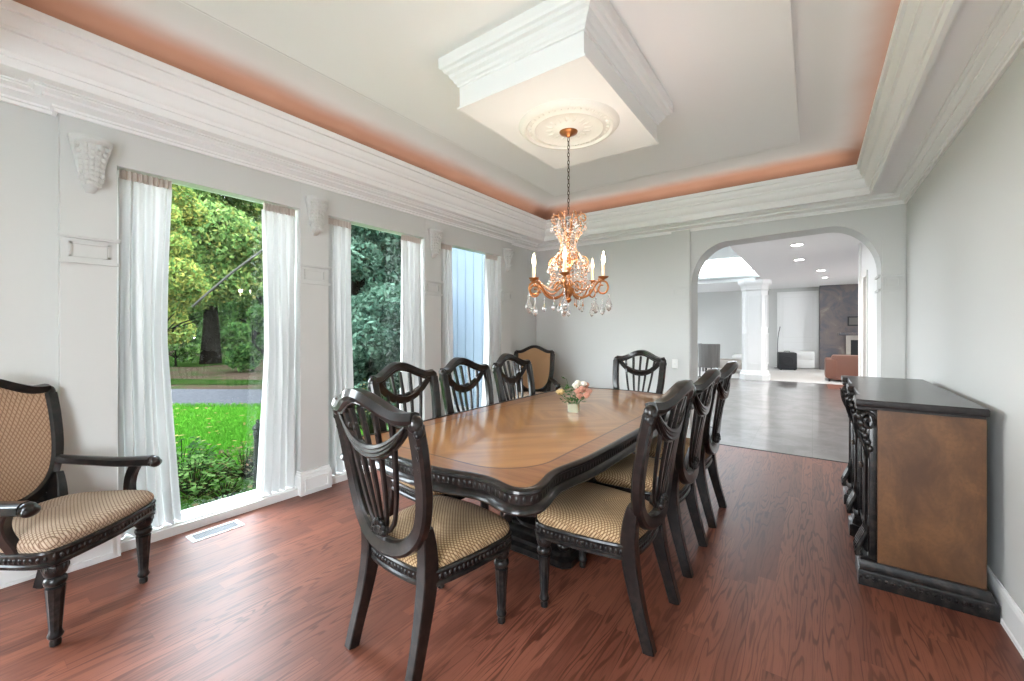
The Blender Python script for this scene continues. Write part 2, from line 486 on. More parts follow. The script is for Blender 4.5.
# threshold strip
b = MB().box(-1.24, .56, YB-.012, YB+.012, -.01, .004)
struct('trim_9', b, M['black'], label='thin dark strip between wood and marble floor', cat='trim')

# left wall
b = MB()
b.box(XL-.2, XL, YF, -1.6, 0, 3.3); b.box(XL-.2, XL, -.1, .41, 0, 3.3); b.box(XL-.2, XL, 4.83, YB, 0, 3.3)
b.box(XL-.2, XL, -1.6, -.1, 2.42, 3.3)
for y0, y1 in PIL: b.box(XL-.2, XL, y0, y1, 0, 3.3)
b.box(XL-.2, XL-.03, .42, 4.82, ZW+.07, 2.76)
b.box(XL-.2, XL, .41, 4.83, 2.76, 3.3)
for y0, y1 in WIN: b.box(XL-.2, XL-.05, y0, y1, -.1, .04)
struct('wall_left', b, M['wall'], label='grey window wall with a flush header over the windows', cat='wall')
struct('trim_15', MB().box(XL-.03, XP-.002, .42, 4.82, ZW, 2.73), M['wall'], label='flat pale frieze board above the three windows', cat='trim')
b = MB()
b.box(XR, XR+.2, YF, YB+.35, 0, 3.3)
struct('wall_right', b, M['wall'], label='plain pale grey wall behind the sideboard', cat='wall')
b = MB()   # unseen wall behind the camera, opening added for daylight
b.box(XL, XR, YF-.2, YF, 2.50, 3.3); b.box(XL, -1.5, YF-.2, YF, 0, 2.5); b.box(.1, XR, YF-.2, YF, 0, 2.5)
b.box(-1.5, .1, YF-.2, YF, 0, .6)
struct('wall_front', b, M['wall'], label='wall with an added daylight opening opposite the archway', cat='wall')

# back wall with arched opening
AX0, AX1, AZ = -1.24, .563, 2.49
def arch_pts(n=14):
    rx, rz = .42, .50
    pts = [(AX0, 0)]
    for i in range(n+1):
        a = PI - (PI/2)*i/n
        pts.append((AX0+rx+rx*math.cos(a), AZ-.02-rz+rz*math.sin(a)))
    for i in range(n+1):
        a = PI/2 - (PI/2)*i/n
        pts.append((AX1-rx+rx*math.cos(a), AZ+.01-rz+rz*math.sin(a)))
    pts.append((AX1, 0))
    return pts
ap = arch_pts()
def arch_wall(mb, y0, y1, xl, xr, zt):
    n = len(ap)
    out = []
    for x, z in ap:
        # matching outer points
        out.append((x, zt))
    out[0] = (AX0, zt); 
    for y in (y0, y1):
        for i in range(n-1):
            (xa, za), (xb, zb) = ap[i], ap[i+1]
            if abs(xb-xa) < 1e-6: continue
            mb.add([(xa, y, za), (xb, y, zb), (xb, y, zt), (xa, y, zt)], [(0, 1, 2, 3)])
    for i in range(n-1):
        (xa, za), (xb, zb) = ap[i], ap[i+1]
        if abs(xb-xa) < 1e-6: continue
        mb.add([(xa, y0, za), (xb, y0, zb), (xb, y1, zb), (xa, y1, za)], [(0, 1, 2, 3)])
    mb.box(xl, AX0, y0, y1, 0, zt); mb.box(AX1, xr, y0, y1, 0, zt)
b = MB(); arch_wall(b, YB, YB+.35, XL-.2, XR+.2, 3.3)
struct('wall_back', b, M['wall'], label='pale grey end wall with the wide arched opening', cat='wall')
# raised band around the arch, left pilaster, right strip
b = MB()
b.box(-1.476, AX0-.012, YB-.035, YB, 0, 2.66)
o1 = thing('trim_1', 'flat pale pilaster at the left side of the archway', 'trim', kind='structure')
obj('pilaster', b, M['wall'], o1, False)
def capital(mb, x0, x1, yf, z0=1.79, z1=1.957, axis='y'):
    """framed panel block; front face at yf towards -y"""
    mb.box(x0-.008, x1+.008, yf-.02, yf, z1-.022, z1)
    mb.box(x0-.008, x1+.008, yf-.02, yf, z0, z0+.018)
    mb.box(x0-.014, x1+.014, yf-.028, yf, z1-.012, z1-.002)
    w = .016; g = min(.035, (x1-x0)*.14); a0, a1, c0, c1 = x0+g, x1-g, z0+.038, z1-.042
    for bx in ((a0, a1, c0, c0+w*.7), (a0, a1, c1-w*.7, c1), (a0, a0+w*.7, c0, c1), (a1-w*.7, a1, c0, c1)):
        mb.box(bx[0], bx[1], yf-.009, yf, bx[2], bx[3])
b = MB(); capital(b, -1.476, AX0-.012, YB-.035); b.box(-1.49, AX0-.0, YB-.055, YB, 0, .17); b.box(-1.484, AX0-.004, YB-.047, YB, .17, .20)
obj('capital', b, M['wall'], o1, False)
o2 = thing('trim_2', 'pale pilaster strip with a small capital at the right side of the archway', 'trim', kind='structure')
b = MB(); b.box(AX1+.01, XR-.012, YB-.012, YB, 0, 2.3); obj('pilaster', b, M['wall'], o2, False)
b = MB(); capital(b, AX1+.012, XR-.03, YB-.012)
b.box(AX1-.02, AX1, YB+.02, YB+.33, 1.79, 1.812); b.box(AX1-.02, AX1, YB+.02, YB+.33, 1.935, 1.957)
b.box(AX1+.005, XR, YB-.028, YB, 0, .15)
obj('capital', b, M['wall'], o2, False)

# ceiling: soffit, tray
LX0, LX1, LY0, LY1 = -3.13, .346, .15, 5.18
b = MB()
def ring_flat(mb, x0, x1, y0, y1, X0, X1, Y0, Y1, z):
    mb.add([(X0,Y0,z),(X1,Y0,z),(X1,Y1,z),(X0,Y1,z),(x0,y0,z),(x1,y0,z),(x1,y1,z),(x0,y1,z)],
           [(0,1,5,4),(1,2,6,5),(2,3,7,6),(3,0,4,7)])
ring_flat(b, LX0-.13, LX1+.13, LY0-.13, LY1+.13, XL-.1, XR+.1, YF-.1, YB+.1, ZS)
b.box(XL-.2, XR+.2, YF-.2, YB+.35, 3.3, 3.45)
struct('ceiling', b, M['ceil'], label='flat white soffit around the raised tray', cat='ceiling')
lip = [(LX0, LY0), (LX1, LY0), (LX1, LY1), (LX0, LY1)]   # ccw, left normal = inwards
cr2 = [(o, ZS+z) for o, z in ((-.135, .02), (-.135, -.028), (-.112, -.028), (-.106, -.014), (-.106, .014), (-.094, .014), (-.094, .040), (-.080, .050), (-.066, .085), (-.060, .120), (-.044, .124), (-.044, .144), (-.030, .158), (-.020, .190), (-.020, .204), (-.002, .206), (0, .212), (0, .25), (-.02, .25), (-.02, .235), (-.25, .235))]
b = MB().mould(lip, cr2, True)
struct('trim_4', b, M['trim'], smooth=True, label='stepped white crown moulding around the tray opening', cat='trim')
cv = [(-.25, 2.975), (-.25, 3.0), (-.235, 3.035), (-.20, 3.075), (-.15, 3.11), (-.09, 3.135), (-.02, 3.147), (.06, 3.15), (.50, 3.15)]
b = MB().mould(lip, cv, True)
struct('ceiling_cove', b, M['cove'], smooth=True, label='grey tray ceiling fading to copper at its cove edge', cat='ceiling')
# dropped centre panel
px0, px1, py0, py1 = LX0+.456, LX1-.456, LY0+.535, LY1-.535
b = MB().box(px0, px1, py0, py1, 3.12, 3.16)
pl = [(px0, py0), (px0, py1), (px1, py1), (px1, py0)]
b.mould(pl, [(0, 3.118), (.014, 3.118), (.016, 3.128), (.010, 3.134), (.010, 3.152)], True)
struct('ceiling_panel', b, M['ceil'], label='white dropped centre panel of the tray ceiling', cat='ceiling')
# medallion box
bx0, bx1, by0, by1 = -1.828, -.956, 1.955, 3.19
t5 = thing('trim_5', 'dropped white ceiling box with crown moulding around the chandelier', 'trim', kind='structure')
b = MB().box(bx0, bx1, by0, by1, 2.808, 3.13)
pl = [(bx0, by0), (bx0, by1), (bx1, by1), (bx1, by0)]
b.mould(pl, [(0, 2.806), (.012, 2.806), (.014, 2.816), (.006, 2.822), (0, 2.826)], True)
b.mould(pl, [(0, 2.945), (.010, 2.947), (.012, 2.960), (.022, 2.968), (.030, 2.985), (.045, 3.0), (.052, 3.018), (.070, 3.028), (.078, 3.045), (.092, 3.052), (.095, 3.066), (.095, 3.125)], True)
obj('ceiling_box', b, M['ceil'], t5, False)
b = MB(); mc = (-1.37, 2.56)
prof = [(.0, .0), (.05, -.035), (.085, -.030), (.10, -.020), (.16, -.016), (.215, -.018), (.235, -.030), (.25, -.020), (.285, -.016), (.30, -.030), (.318, -.026), (.335, -.012), (.345, 0)]
b.lathe([(max(r, .002), z) for r, z in prof], (mc[0], mc[1], 2.808), 64)
for k in range(16):
    a = 2*PI*k/16
    b.ball((mc[0]+.132*math.cos(a), mc[1]+.132*math.sin(a), 2.793), (.034, .013, .008), 8, 5, rot=Matrix.Rotation(a, 4, 'Z'))
for k in range(40):
    a = 2*PI*k/40
    b.ball((mc[0]+.268*math.cos(a), mc[1]+.268*math.sin(a), 2.791), (.013, .008, .006), 6, 4, rot=Matrix.Rotation(a, 4, 'Z'))
obj('rose_medallion', b, M['plaster'], t5)

# wall crown moulding
cr1 = [(o, ZC1+z) for o, z in ((0, 0), (.016, 0), (.016, .018), (.026, .022), (.026, .034), (.042, .042), (.056, .056), (.066, .058), (.066, .072), (.084, .076), (.098, .084), (.098, .092), (.118, .092), (.118, .104))]
plan = [(XR, YF), (XR, YB), (XL, YB), (XL, 4.83), (XP, 4.83)]
for y0, y1 in reversed(PIL):
    plan += [(XP, y1), (XP+.018, y1), (XP+.018, y0), (XP, y0)]
plan += [(XP, .41), (XL, .41), (XL, YF)]
q = []
for p in plan:
    if not q or (abs(p[0]-q[-1][0])+abs(p[1]-q[-1][1])) > 1e-4: q.append(p)
q = [p for i, p in enumerate(q) if not (0 < i < len(q)-1 and abs((q[i][0]-q[i-1][0])*(q[i+1][1]-q[i][1])-(q[i][1]-q[i-1][1])*(q[i+1][0]-q[i][0])) < 1e-9 and p[0] in (XP,) and False)]
def run(name, pts, label):
    struct(name, MB().mould(pts, cr1), M['trim'], smooth=True, label=label, cat='trim')
run('trim_6', [(XR, YF), (XR, YB), (XL, YB), (XL, 4.84), (XP, 4.84), (XP, .40), (XL, .40), (XL, YF), (XR, YF)], 'white crown moulding where the walls meet the soffit')

# pilasters of the window wall
def pilaster(n, y0, y1, label):
    t = thing('trim_%d' % n, label, 'trim', kind='structure')
    b = MB().box(XL, XP, y0, y1, 0, ZC1+.02); obj('shaft', b, M['wall'], t, False)
    R = Matrix(((0, -1, 0, 0), (1, 0, 0, 0), (0, 0, 1, 0), (0, 0, 0, 1)))   # local x -> world y, local -y -> world x
    mt = Matrix.Translation((XP, 0, 0)) @ R
    b = MB(); 
    t2 = MB(); capital(t2, y0, y1, 0.0); b.add(t2.v, t2.f, mt); obj('capital_panel', b, M['wall'], t, False)
    b = MB()
    b.box(XL, XP+.035, y0-.012, y1+.012, 0, .155)
    b.box(XL, XP+.027, y0-.008, y1+.008, .155, .175); b.box(XL, XP+.016, y0-.004, y1+.004, .175, .195)
    b.box(XP+.035, XP+.047, y0+.02, y1-.02, .03, .04); b.box(XP+.035, XP+.047, y0+.02, y1-.02, .128, .138)
    b.box(XP+.035, XP+.047, y0+.02, y0+.03, .04, .128); b.box(XP+.035, XP+.047, y1-.03, y1-.02, .04, .128)
    obj('plinth', b, M['trim'], t, False)
    # carved corbel
    yc = (y0+y1)/2; b = MB()
    prof = [(0, 2.53), (.105, 2.53), (.108, 2.508), (.096, 2.498), (.085, 2.494), (.088, 2.475), (.078, 2.45), (.058, 2.41), (.050, 2.37), (.056, 2.33), (.062, 2.30), (.055, 2.265), (.035, 2.238), (.012, 2.222), (0, 2.215)]
    def wid(z): return float(np.interp(z, [2.215, 2.26, 2.33, 2.40, 2.46, 2.50, 2.53], [.018, .042, .058, .062, .078, .092, .094]))
    rings = []
    for f in (-1, -.8, -.45, 0, .45, .8, 1):
        k = 1-.55*abs(f)**3
        rings.append([(XP+x*k, yc+f*wid(z), z) for x, z in prof])
    b.loops(rings)
    for sgn in (-1, 1):
        for zc, rc, yo in ((2.462, .030, .070), (2.300, .022, .050)):
            sp = [(XP+.050*(rc/.03)+rc*(1-q3/24)*math.cos(q3*.45), yc+sgn*yo, zc+rc*(1-q3/24)*math.sin(q3*.45)) for q3 in range(20)]
            b.tube(sp, .0075, 5)
    for i in range(8):
        z = 2.478-.030*i; x = float(np.interp(z, [p[1] for p in prof[::-1]], [p[0] for p in prof[::-1]]))
        for f in (-.75, -.38, 0, .38, .75):
            kk = 1-.55*abs(f)**3
            b.ball((XP+x*kk-.001, yc+f*wid(z), z-.008*abs(f)), (.010, .013, .019), 7, 5, rot=Matrix.Rotation(f*.6, 4, 'X'))
    obj('carved_corbel', b, M['wall'], t)
PL = ['leftmost pale pilaster with carved corbel, beside the near armchair', 'pale pilaster with carved corbel between the first and second windows',
      'pale pilaster with carved corbel between the second and third windows', 'pale pilaster with carved corbel next to the room corner']
for i, (y0, y1) in enumerate(PIL): pilaster(10+i, y0, y1, PL[i])

# baseboards
bb = [(0, .155), (.006, .155), (.012, .145), (.016, .130), (.016, .020), (.022, .016), (.024, .0)]
def base(name, pts, lab): struct(name, MB().mould(pts, bb[::-1]), M['trim'], label=lab, cat='baseboard')
base('baseboard_right', [(XR, YF), (XR, YB-.03)], 'white baseboard along the right wall')
base('baseboard_back', [(-1.49, YB), (XL, YB), (XL, 4.845)], 'white baseboard under the blank end wall')
base('baseboard_left', [(XL, .395), (XL, YF)], 'white baseboard behind the near armchair')

# windows (floor to header), glass at x=-3.68
WL = ['first tall window, looking onto the lawn and driveway', 'middle tall window, filled by the evergreen', 'third tall window, facing the pale blue siding', 'added unseen window beside the camera for more daylight']
def window(n, y0, y1, label, xg=-3.68, ZW=ZW+.068):
    t = thing('window_%d' % n, label, 'window', kind='structure')
    b = MB(); f = .045
    b.box(xg-.03, xg+.03, y0, y0+f, .04, ZW); b.box(xg-.03, xg+.03, y1-f, y1, .04, ZW)
    b.box(xg-.03, xg+.03, y0+f, y1-f, .04, .085); b.box(xg-.03, xg+.03, y0+f, y1-f, ZW-f, ZW)
    obj('window_frame', b, M['white'], t, False)
    b = MB(); b.box(xg+.03, XP-.012, y0+.001, y1-.001, 0, .058); b.box(xg+.03, XP-.035, y0+.001, y1-.001, .058, .070)
    b.box(xg-.1, xg+.03, y0+.001, y1-.001, 0, .04)
    obj('window_sill', b, M['white'], t, False)
    b = MB().box(xg-.004, xg+.004, y0+f, y1-f, .085, ZW-f); obj('glass_pane', b, M['glass'], t, False)
for i, (y0, y1) in enumerate(WIN): window(i+1, y0, y1, WL[i])
window(4, -1.6, -.1, WL[3], ZW=ZW)  # unseen window added to bring more daylight into the room
t = thing('window_5', 'added unseen window lighting the room from opposite the archway', 'window', kind='structure')  # made-up window, sized for the daylight it lets in
b = MB()
for x0, x1 in ((-1.5, -.7), (-.7, .1)):
    b.box(x0, x0+.05, YF-.13, YF-.07, .6, 2.5); b.box(x1-.05, x1, YF-.13, YF-.07, .6, 2.5); b.box(x0+.05, x1-.05, YF-.13, YF-.07, .6, .65); b.box(x0+.05, x1-.05, YF-.13, YF-.07, 2.45, 2.5)
obj('window_frame', b, M['white'], t, False)

# curtains
def curtain(y0, y1, label, flare, seed, xg=-3.585):
    """y0..y1 at the top; flare moves the glass-side edge at the bottom"""
    rnd = random.Random(seed)
    t = thing('curtain', label, 'curtain', (0, 0, 0), 0, 'white sheer curtains')
    W = y1-y0; n = 96; rows = 26; folds = max(4, int(W/.052)); ph = rnd.random()*6
    vs = []; fs = []
    for r in range(rows+1):
        u = r/rows; z = ZW-.06-u*(ZW-.06-.075)
        for c in range(n+1):
            s = c/n
            amp = .009+.028*min(1, u*2.2)
            f = math.sin(s*folds*2*PI+ph+.5*math.sin(u*3+s*4))*amp+math.sin(s*folds*3.3*PI+ph*2+u)*amp*.35
            wob = .010*math.sin(u*6+s*9+ph)
            e = flare(u)
            yy = (y0+W*s*e[1]+e[0]*W) if e[2] == 'L' else (y1-W*(1-s)*e[1]-e[0]*W)
            vs.append((xg+.025+f, yy+wob*.4, z))
    for r in range(rows):
        for c in range(n):
            a = r*(n+1)+c; fs.append((a, a+1, a+n+2, a+n+1))
    obj('fabric_panel', MB().add(vs, fs), M['sheer'], t)
    vs = []; fs = []; n2 = 80
    for r in range(3):
        z = ZW-.004-r*.030
        for c in range(n2+1):
            s = c/n2; f = math.sin(s*folds*4*PI+ph)*.010
            vs.append((xg+.032+f, y0+.006+(W-.012)*s, z))
    for r in range(2):
        for c in range(n2):
            a = r*(n2+1)+c; fs.append((a, a+1, a+n2+2, a+n2+1))
    obj('gathered_heading', MB().add(vs, fs), M['heading'], t)
L1 = lambda u: (0, 1-.12*math.sin(u*2.2)+.36*max(0, u-.45)/.55*.75, 'L')
L2 = lambda u: (0, 1-.08*math.sin(u*2.6)+.25*max(0, u-.4), 'L')
R1 = lambda u: (0, 1-.06*math.sin(u*3)+.30*max(0, u-.5), 'R')
curtain(.66, .94, 'white sheer curtain at the left edge of the first window', L1, 1)
curtain(1.515, 1.78, 'white sheer curtain at the right edge of the first window', R1, 2)
curtain(2.05, 2.30, 'white sheer curtain at the left edge of the middle window', L2, 3)
curtain(2.88, 3.17, 'white sheer curtain at the right edge of the middle window', R1, 4)
curtain(3.44, 3.67, 'white sheer curtain at the left edge of the third window', L2, 5)
curtain(4.30, 4.57, 'white sheer curtain at the right edge of the third window', R1, 6)

# floor register, switch plate
t = thing('floor_vent', 'white rectangular floor register in front of the first window', 'vent', (-3.355, 1.13, 0))
b = MB()
for x0, x1, y0, y1 in ((-.068, -.052, -.155, .155), (.052, .068, -.155, .155), (-.052, .052, -.155, -.13), (-.052, .052, .13, .155)):
    b.cbox(x0, x1, y0, y1, 0, .006, .0015)
obj('frame', b, M['white'], t)
b = MB().box(-.052, .052, -.13, .13, .0005, .002)
for k in range(26): b.box(-.052, .052, -.128+k*.01, -.124+k*.01, .002, .005)
obj('grille', b, M['ventgrey'], t)
t = thing('light_switch', 'small white switch plate on the pilaster left of the archway', 'switch', (-1.43, YB-.036, .96))
obj('plate', MB().cbox(-.036, .036, -.006, 0, -.058, .058, .002), M['plate'], t); obj('toggle', MB().cbox(-.008, .008, -.012, -.004, -.018, .018, .002), M['plate'], t)

# ------------------------------------------------------------------ chairs
def backy(x, z, wz=.27):
    """plan position of the back surface"""
    lean = np.interp(z, [.30, .45, .55, .75, .95, 1.07, 1.17], [-.20, -.205, -.22, -.255, -.295, -.325, -.355])
    return float(lean-.052*(1-min(1, (x/wz)**2)))
def bp(x, z, off=0.): return (x, backy(x, z)-off, z)
OUT = [(0, .500), (.08, .506), (.150, .538), (.205, .60), (.234, .68), (.250, .77), (.258, .86), (.263, .96), (.266, 1.045)]
def half(pts, s): return [(x*s, z) for x, z in pts]
def shield_path(s, inset=0.):
    pts = [(p[0], p[1]) for p in smooth_pts([(x, z, 0) for x, z in OUT], 2)]
    return [bp((x-inset*(x/.27))*s, z+inset*(1-x/.27)) for x, z in pts]
def crest_path(n=28, k=0.):
    P = []
    for i in range(n+1):
        x = -.268+.536*i/n; a = abs(x)/.268
        z = 1.066+.078*(.5+.5*math.cos(PI*min(1, a*1.12)))+.006*a**6
        P.append(bp(x, z-k))
    return P
def prof_rect(w, d, c=.006):
    return [(-w+c, -d), (w-c, -d), (w, -d+c), (w, d-c), (w-c, d), (-w+c, d), (-w, d-c), (-w, -d+c)]
NRM = (0, -1, .22)
def seat_outline(s=1., n=12):
    pts = [(-.205, -.215), (0, -.235), (.205, -.215), (.232, -.12), (.250, 0), (.262, .13), (.262, .215), (.240, .255), (.16, .272), (0, .288), (-.16, .272), (-.240, .255), (-.262, .215), (-.262, .13), (-.250, 0), (-.232, -.12)]
    return [(x*s, y*s) for x, y, _ in smooth_pts([(a, b2, 0) for a, b2 in pts], 2, True)]
def front_leg(x, y, zt, k=1., foot=0.):
    pr = [(.012, 0), (.016, .004), (.017, .020), (.014, .032), (.021, .040), (.023, .050), (.019, .060), (.018, .075), (.027, .24), (.028, .262), (.021, .268), (.030, .276), (.033, .290), (.030, .302), (.022, .310), (.030, .318), (.034, .335), (.034, .365), (.030, .372)]
    zs = zt/.372
    b = MB(); b.lathe([(r*k, z*zs) for r, z in pr], (x, y, 0), 20, flute=(0, .07*zs, .245*zs, .13))
    b.cbox(x-.031*k, x+.031*k, y-.031*k, y+.031*k, zt-.01, zt+.07, .004)
    for j in range(8):
        a = 2*PI*j/8; b.ball((x+.030*k*math.cos(a), y+.030*k*math.sin(a), .35*zs), (.008*k, .008*k, .018), 6, 5)
    return b
def rear_leg(s, x0=.19, x1=.205):
    path = [(s*x1, -.30, 0), (s*x1, -.272, .10), (s*.200, -.240, .22), (s*.197, -.215, .34), (s*.198, -.205, .44), (s*.205, -.215, .54), (s*.215, -.232, .62)]
    P = smooth_pts(path, 2)
    b = MB(); b.sweep(P, prof_rect(.023, .028, .004), (0, 1, .0), scale=lambda u: .92+.35*math.exp(-((u-.62)/.28)**2)-.25*max(0, u-.8)*3)
    return b
def make_back(t, upholstered):
    b = MB()
    P = shield_path(-1)[::-1][:-1]+shield_path(1)
    b.sweep(P, prof_rect(.033, .024, .010), NRM)
    b.sweep([(p[0]*.93, p[1]-.014, p[2]+.006) for p in P], prof_rect(.007, .008, .003), NRM)
    b.sweep([(p[0]*.955, p[1]+.016, p[2]+.004) for p in P], prof_rect(.006, .006, .002), NRM)
    obj('back_frame', b, M['ebony'], t)
    b = MB()
    b.sweep(crest_path(), [(-.024, -.028), (.010, -.031), (.024, -.019), (.029, 0), (.024, .021), (.010, .030), (-.020, .026), (-.026, 0)], NRM)
    b.sweep(crest_path(28, .032), prof_rect(.007, .015, .003), NRM)
    for s in (-1, 1): b.ball((s*.268, backy(.26, 1.06)+.002, 1.052), (.030, .031, .036), 12, 8)
    obj('crest_rail', b, M['ebony'], t)
    for s in (-1, 1):     # stacked scroll carvings down each shoulder
        b = MB()
        for i in range(4):
            z = 1.025-.046*i; x = s*(.284-.006*i)
            b.ball((x, backy(.26, z)-.002, z), (.020-.0018*i, .024, .027), 9, 7)
            b.ball((x+s*.004, backy(.26, z)-.012, z-.012), (.012-.001*i, .012, .014), 8, 5)
        b.tube([bp(s*.270, 1.03), bp(s*.272, .93), bp(s*.264, .85)], .011, 7)
        obj('side_scroll', b, M['carved'], t)
def seat_parts(t, fab, k=1., wide=1.):
    o = [(x*wide, y) for x, y in seat_outline()]
    b = MB(); n = len(o)
    rings = []
    for s, z in ((1.0, .440), (1.012, .448), (1.016, .462), (1.0, .478), (.95, .494), (.85, .507), (.7, .515), (.5, .520), (.25, .522), (.02, .523)):
        rings.append([(x*s, y*s+.0*(1-s), z-.014*(y < -.1)*(1 if s > .9 else .6)*min(1, (-y-.1)/.1)) for x, y in o])
    b.loops(rings); obj('seat', b, M[fab], t)
    b = MB()
    b.mould(o[::-1], [(-.03, .440), (.012, .440), (.016, .432), (.010, .424), (.008, .392), (.014, .386), (.014, .374), (.004, .368), (-.03, .368)], True, True)
    # carved gadroons
    L = 0; step = .022
    for i in range(n):
        a = Vector(o[i]); c = Vector(o[(i+1) % n]); d = (c-a); ll = d.length
        while L < ll:
            p = a+d*(L/ll); nn = Vector((d.y, -d.x)).normalized()
            ang = math.atan2(d.y, d.x)
            b.ball((p.x+nn.x*.009, p.y+nn.y*.009, .408), (.0075, .006, .013), 6, 4, rot=Matrix.Rotation(ang, 4, 'Z'))
            L += step
        L -= ll
    obj('seat_frame', b, M['carved'], t)
def make_side_chair(loc, rotz, label, group):
    t = thing('dining_chair', label, 'chair', loc, rotz, group)
    seat_parts(t, 'seatfab')
    for s in (-1, 1): obj('leg', front_leg(s*.215, .228, .372, 1.12), M['carved'], t)
    for s in (-1, 1): obj('leg', rear_leg(s), M['ebony'], t)
    make_back(t, False)
    b = MB()      # draped swag in three ridges
    for j, off in enumerate((0, .017, .034)):
        P = []
        for i in range(25):
            u = -1+2*i/24; x = u*(.240-.004*j)
            z = 1.050-(.118+.0*j)*(1-abs(u)**2.1)-off*(1-.75*abs(u)**3)
            P.append((x, backy(x, z)-.010, z))
        b.sweep(P, prof_rect(.0095, .013, .003), NRM, scale=lambda u2: .55+.45*math.sin(PI*min(1, max(0, u2))))
    P = []
    for i in range(25):
        u = -1+2*i/24; x = u*.222; z = 1.034-.132*(1-abs(u)**2.1)
        P.append((x, backy(x, z)+.006, z))
    b.sweep(P, prof_rect(.026, .006, .003), NRM)
    obj('carved_swag', b, M['ebony'], t)
    tops = [-.160, -.083, 0, .083, .160]
    for k, xt in enumerate(tops):
        b = MB(); xb = xt*.26
        P = []
        for i in range(13):
            u = i/12; z = .575+u*(1.095-.575-abs(xt)*.16)
            x = xb+(xt-xb)*(u**.62)
            if abs(xt) > .12: x = xb+(xt*1.08-xb)*(u**.5)*(1-.05*u)
            P.append(bp(x, z))
        b.sweep(P, prof_rect(.0115, .009, .003), NRM, scale=lambda u2: .75+.35*u2)
        z = 1.005-abs(xt)*.2
        b.ball((P[-3][0], P[-3][1]-.004, z+.028), (.015, .010, .012), 8, 5)
        b.ball((P[-3][0], P[-3][1]-.004, z+.008), (.010, .009, .016), 8, 5)
        obj('back_slat', b, M['ebony'], t)
    b = MB()
    b.ball((0, backy(0, .58)-.008, .578), (.050, .020, .030), 14, 8)
    for k in range(7):
        a = PI*(k/6); b.ball((.040*math.cos(a), backy(0, .6)-.018, .575+.036*math.sin(a)), (.010, .012, .016), 7, 5)
    for k in range(12):
        a = 2*PI*k/12; b.ball((.030*math.cos(a), backy(0, .58)-.024, .575+.014*math.sin(a)), .006, 6, 4)
    obj('carved_rosette', b, M['carved'], t)
    return t

def make_arm_chair(loc, rotz, label, group, backmat):
    t = thing('armchair', label, 'armchair', loc, rotz, group)
    seat_parts(t, 'armfab_lit', wide=1.10)
    for s in (-1, 1): obj('leg', front_leg(s*.228, .228, .372, 1.2), M['carved'], t)
    for s in (-1, 1): obj('leg', rear_leg(s*1.02), M['ebony'], t)
    kids0 = set(t.children)
    make_back(t, True)
    # upholstered back: closed pad inside the shield
    pts = [(p[0], p[1]) for p in smooth_pts([(x, z, 0) for x, z in OUT], 1)]
    outl = [(-x*.93, z+.01) for x, z in pts[::-1]][:-1]+[(x*.93, z+.01) for x, z in pts]
    top = [(p[0]*.9, p[2]-.016) for p in crest_path(16)][::-1]
    outl += top
    cz = .83; b = MB(); rings = []
    for s2, off in ((1, -.016), (.97, -.024), (.6, -.030), (.02, -.034)):
        rings.append([(x*s2, backy(x*s2, cz+(z-cz)*s2)-off, cz+(z-cz)*s2) for x, z in outl])
    r2 = []
    for s2, off in ((.02, .024), (.6, .022), (.97, .018), (1, .012)):
        r2.append([(x*s2, backy(x*s2, cz+(z-cz)*s2)-off, cz+(z-cz)*s2) for x, z in outl])
    b.loops(r2+rings); obj('back_cushion', b, M[backmat], t)
    for s in (-1, 1):
        b = MB()
        P = smooth_pts([(s*.235, -.245, .69), (s*.262, -.19, .675), (s*.290, -.10, .660), (s*.308, .02, .645), (s*.318, .12, .646), (s*.320, .200, .648)], 2)
        b.sweep(P, [(-.025, -.014), (-.016, -.021), (.016, -.021), (.025, -.014), (.024, .010), (.012, .019), (-.012, .019), (-.024, .010)], (0, 0, 1), scale=lambda u: 1.0+.35*u)
        b.ball((s*.320, .208, .642), (.034, .032, .031), 12, 8)
        b.ball((s*.320, .222, .634), (.038, .020, .024), 12, 7)
        obj('arm_rest', b, M['ebony'], t)
        b = MB()
        P = smooth_pts([(s*.262, .12, .40), (s*.282, .11, .46), (s*.300, .09, .52), (s*.312, .092, .58), (s*.316, .12, .640)], 2)
        b.sweep(P, prof_rect(.024, .021, .006), (1, 0, 0))
        obj('arm_support', b, M['ebony'], t)
    b = MB()
    for s in (-1, 1):
        P = smooth_pts([(s*.14, -.235, .40), (s*.17, -.245, .47), (s*.145, -.262, .55), (s*.10, -.265, .58)], 2)
        b.sweep(P, prof_rect(.028, .014, .005), (0, 1, 0))
        P = [(s*(.14+.024*math.cos(a*.5)*(1-a/16)), -.262, .485+.024*math.sin(a*.5)*(1-a/16)) for a in range(14)]
        b.tube(P, .010, 6)
    obj('scrolled_support', b, M['carved'], t)
    return t

G1 = 'carved shield-back dining chairs'
c0 = make_side_chair((-1.43, 1.36, 0), -.05, 'dark shield-back dining chair at the near short end of the table', G1)
RIGHT = ['dark dining chair on the sideboard side of the table, closest to the camera', 'dark dining chair on the sideboard side of the table, middle of three', 'dark dining chair on the sideboard side of the table, nearest the archway']
LEFT = ['dark dining chair on the window side of the table, in front of the middle window', 'dark dining chair on the window side of the table, middle of three', 'dark dining chair on the window side of the table, nearest the far armchair']
for y, l in zip((2.01, 2.70, 3.42), RIGHT): dup(c0, (-.87, y, 0), PI/2, l)
for y, l in zip((1.935, 2.57, 3.24), LEFT): dup(c0, (-2.01, y, 0), -PI/2, l)
dup(c0, (-1.58, 4.30, 0), PI, 'dark dining chair at the far short end of the table, backed by the blank wall')
a0 = make_arm_chair((-3.04, .345, 0), math.atan2(-.79, .61), 'tan lattice-upholstered carved armchair beside the first window', 'carved upholstered armchairs', 'backfab')
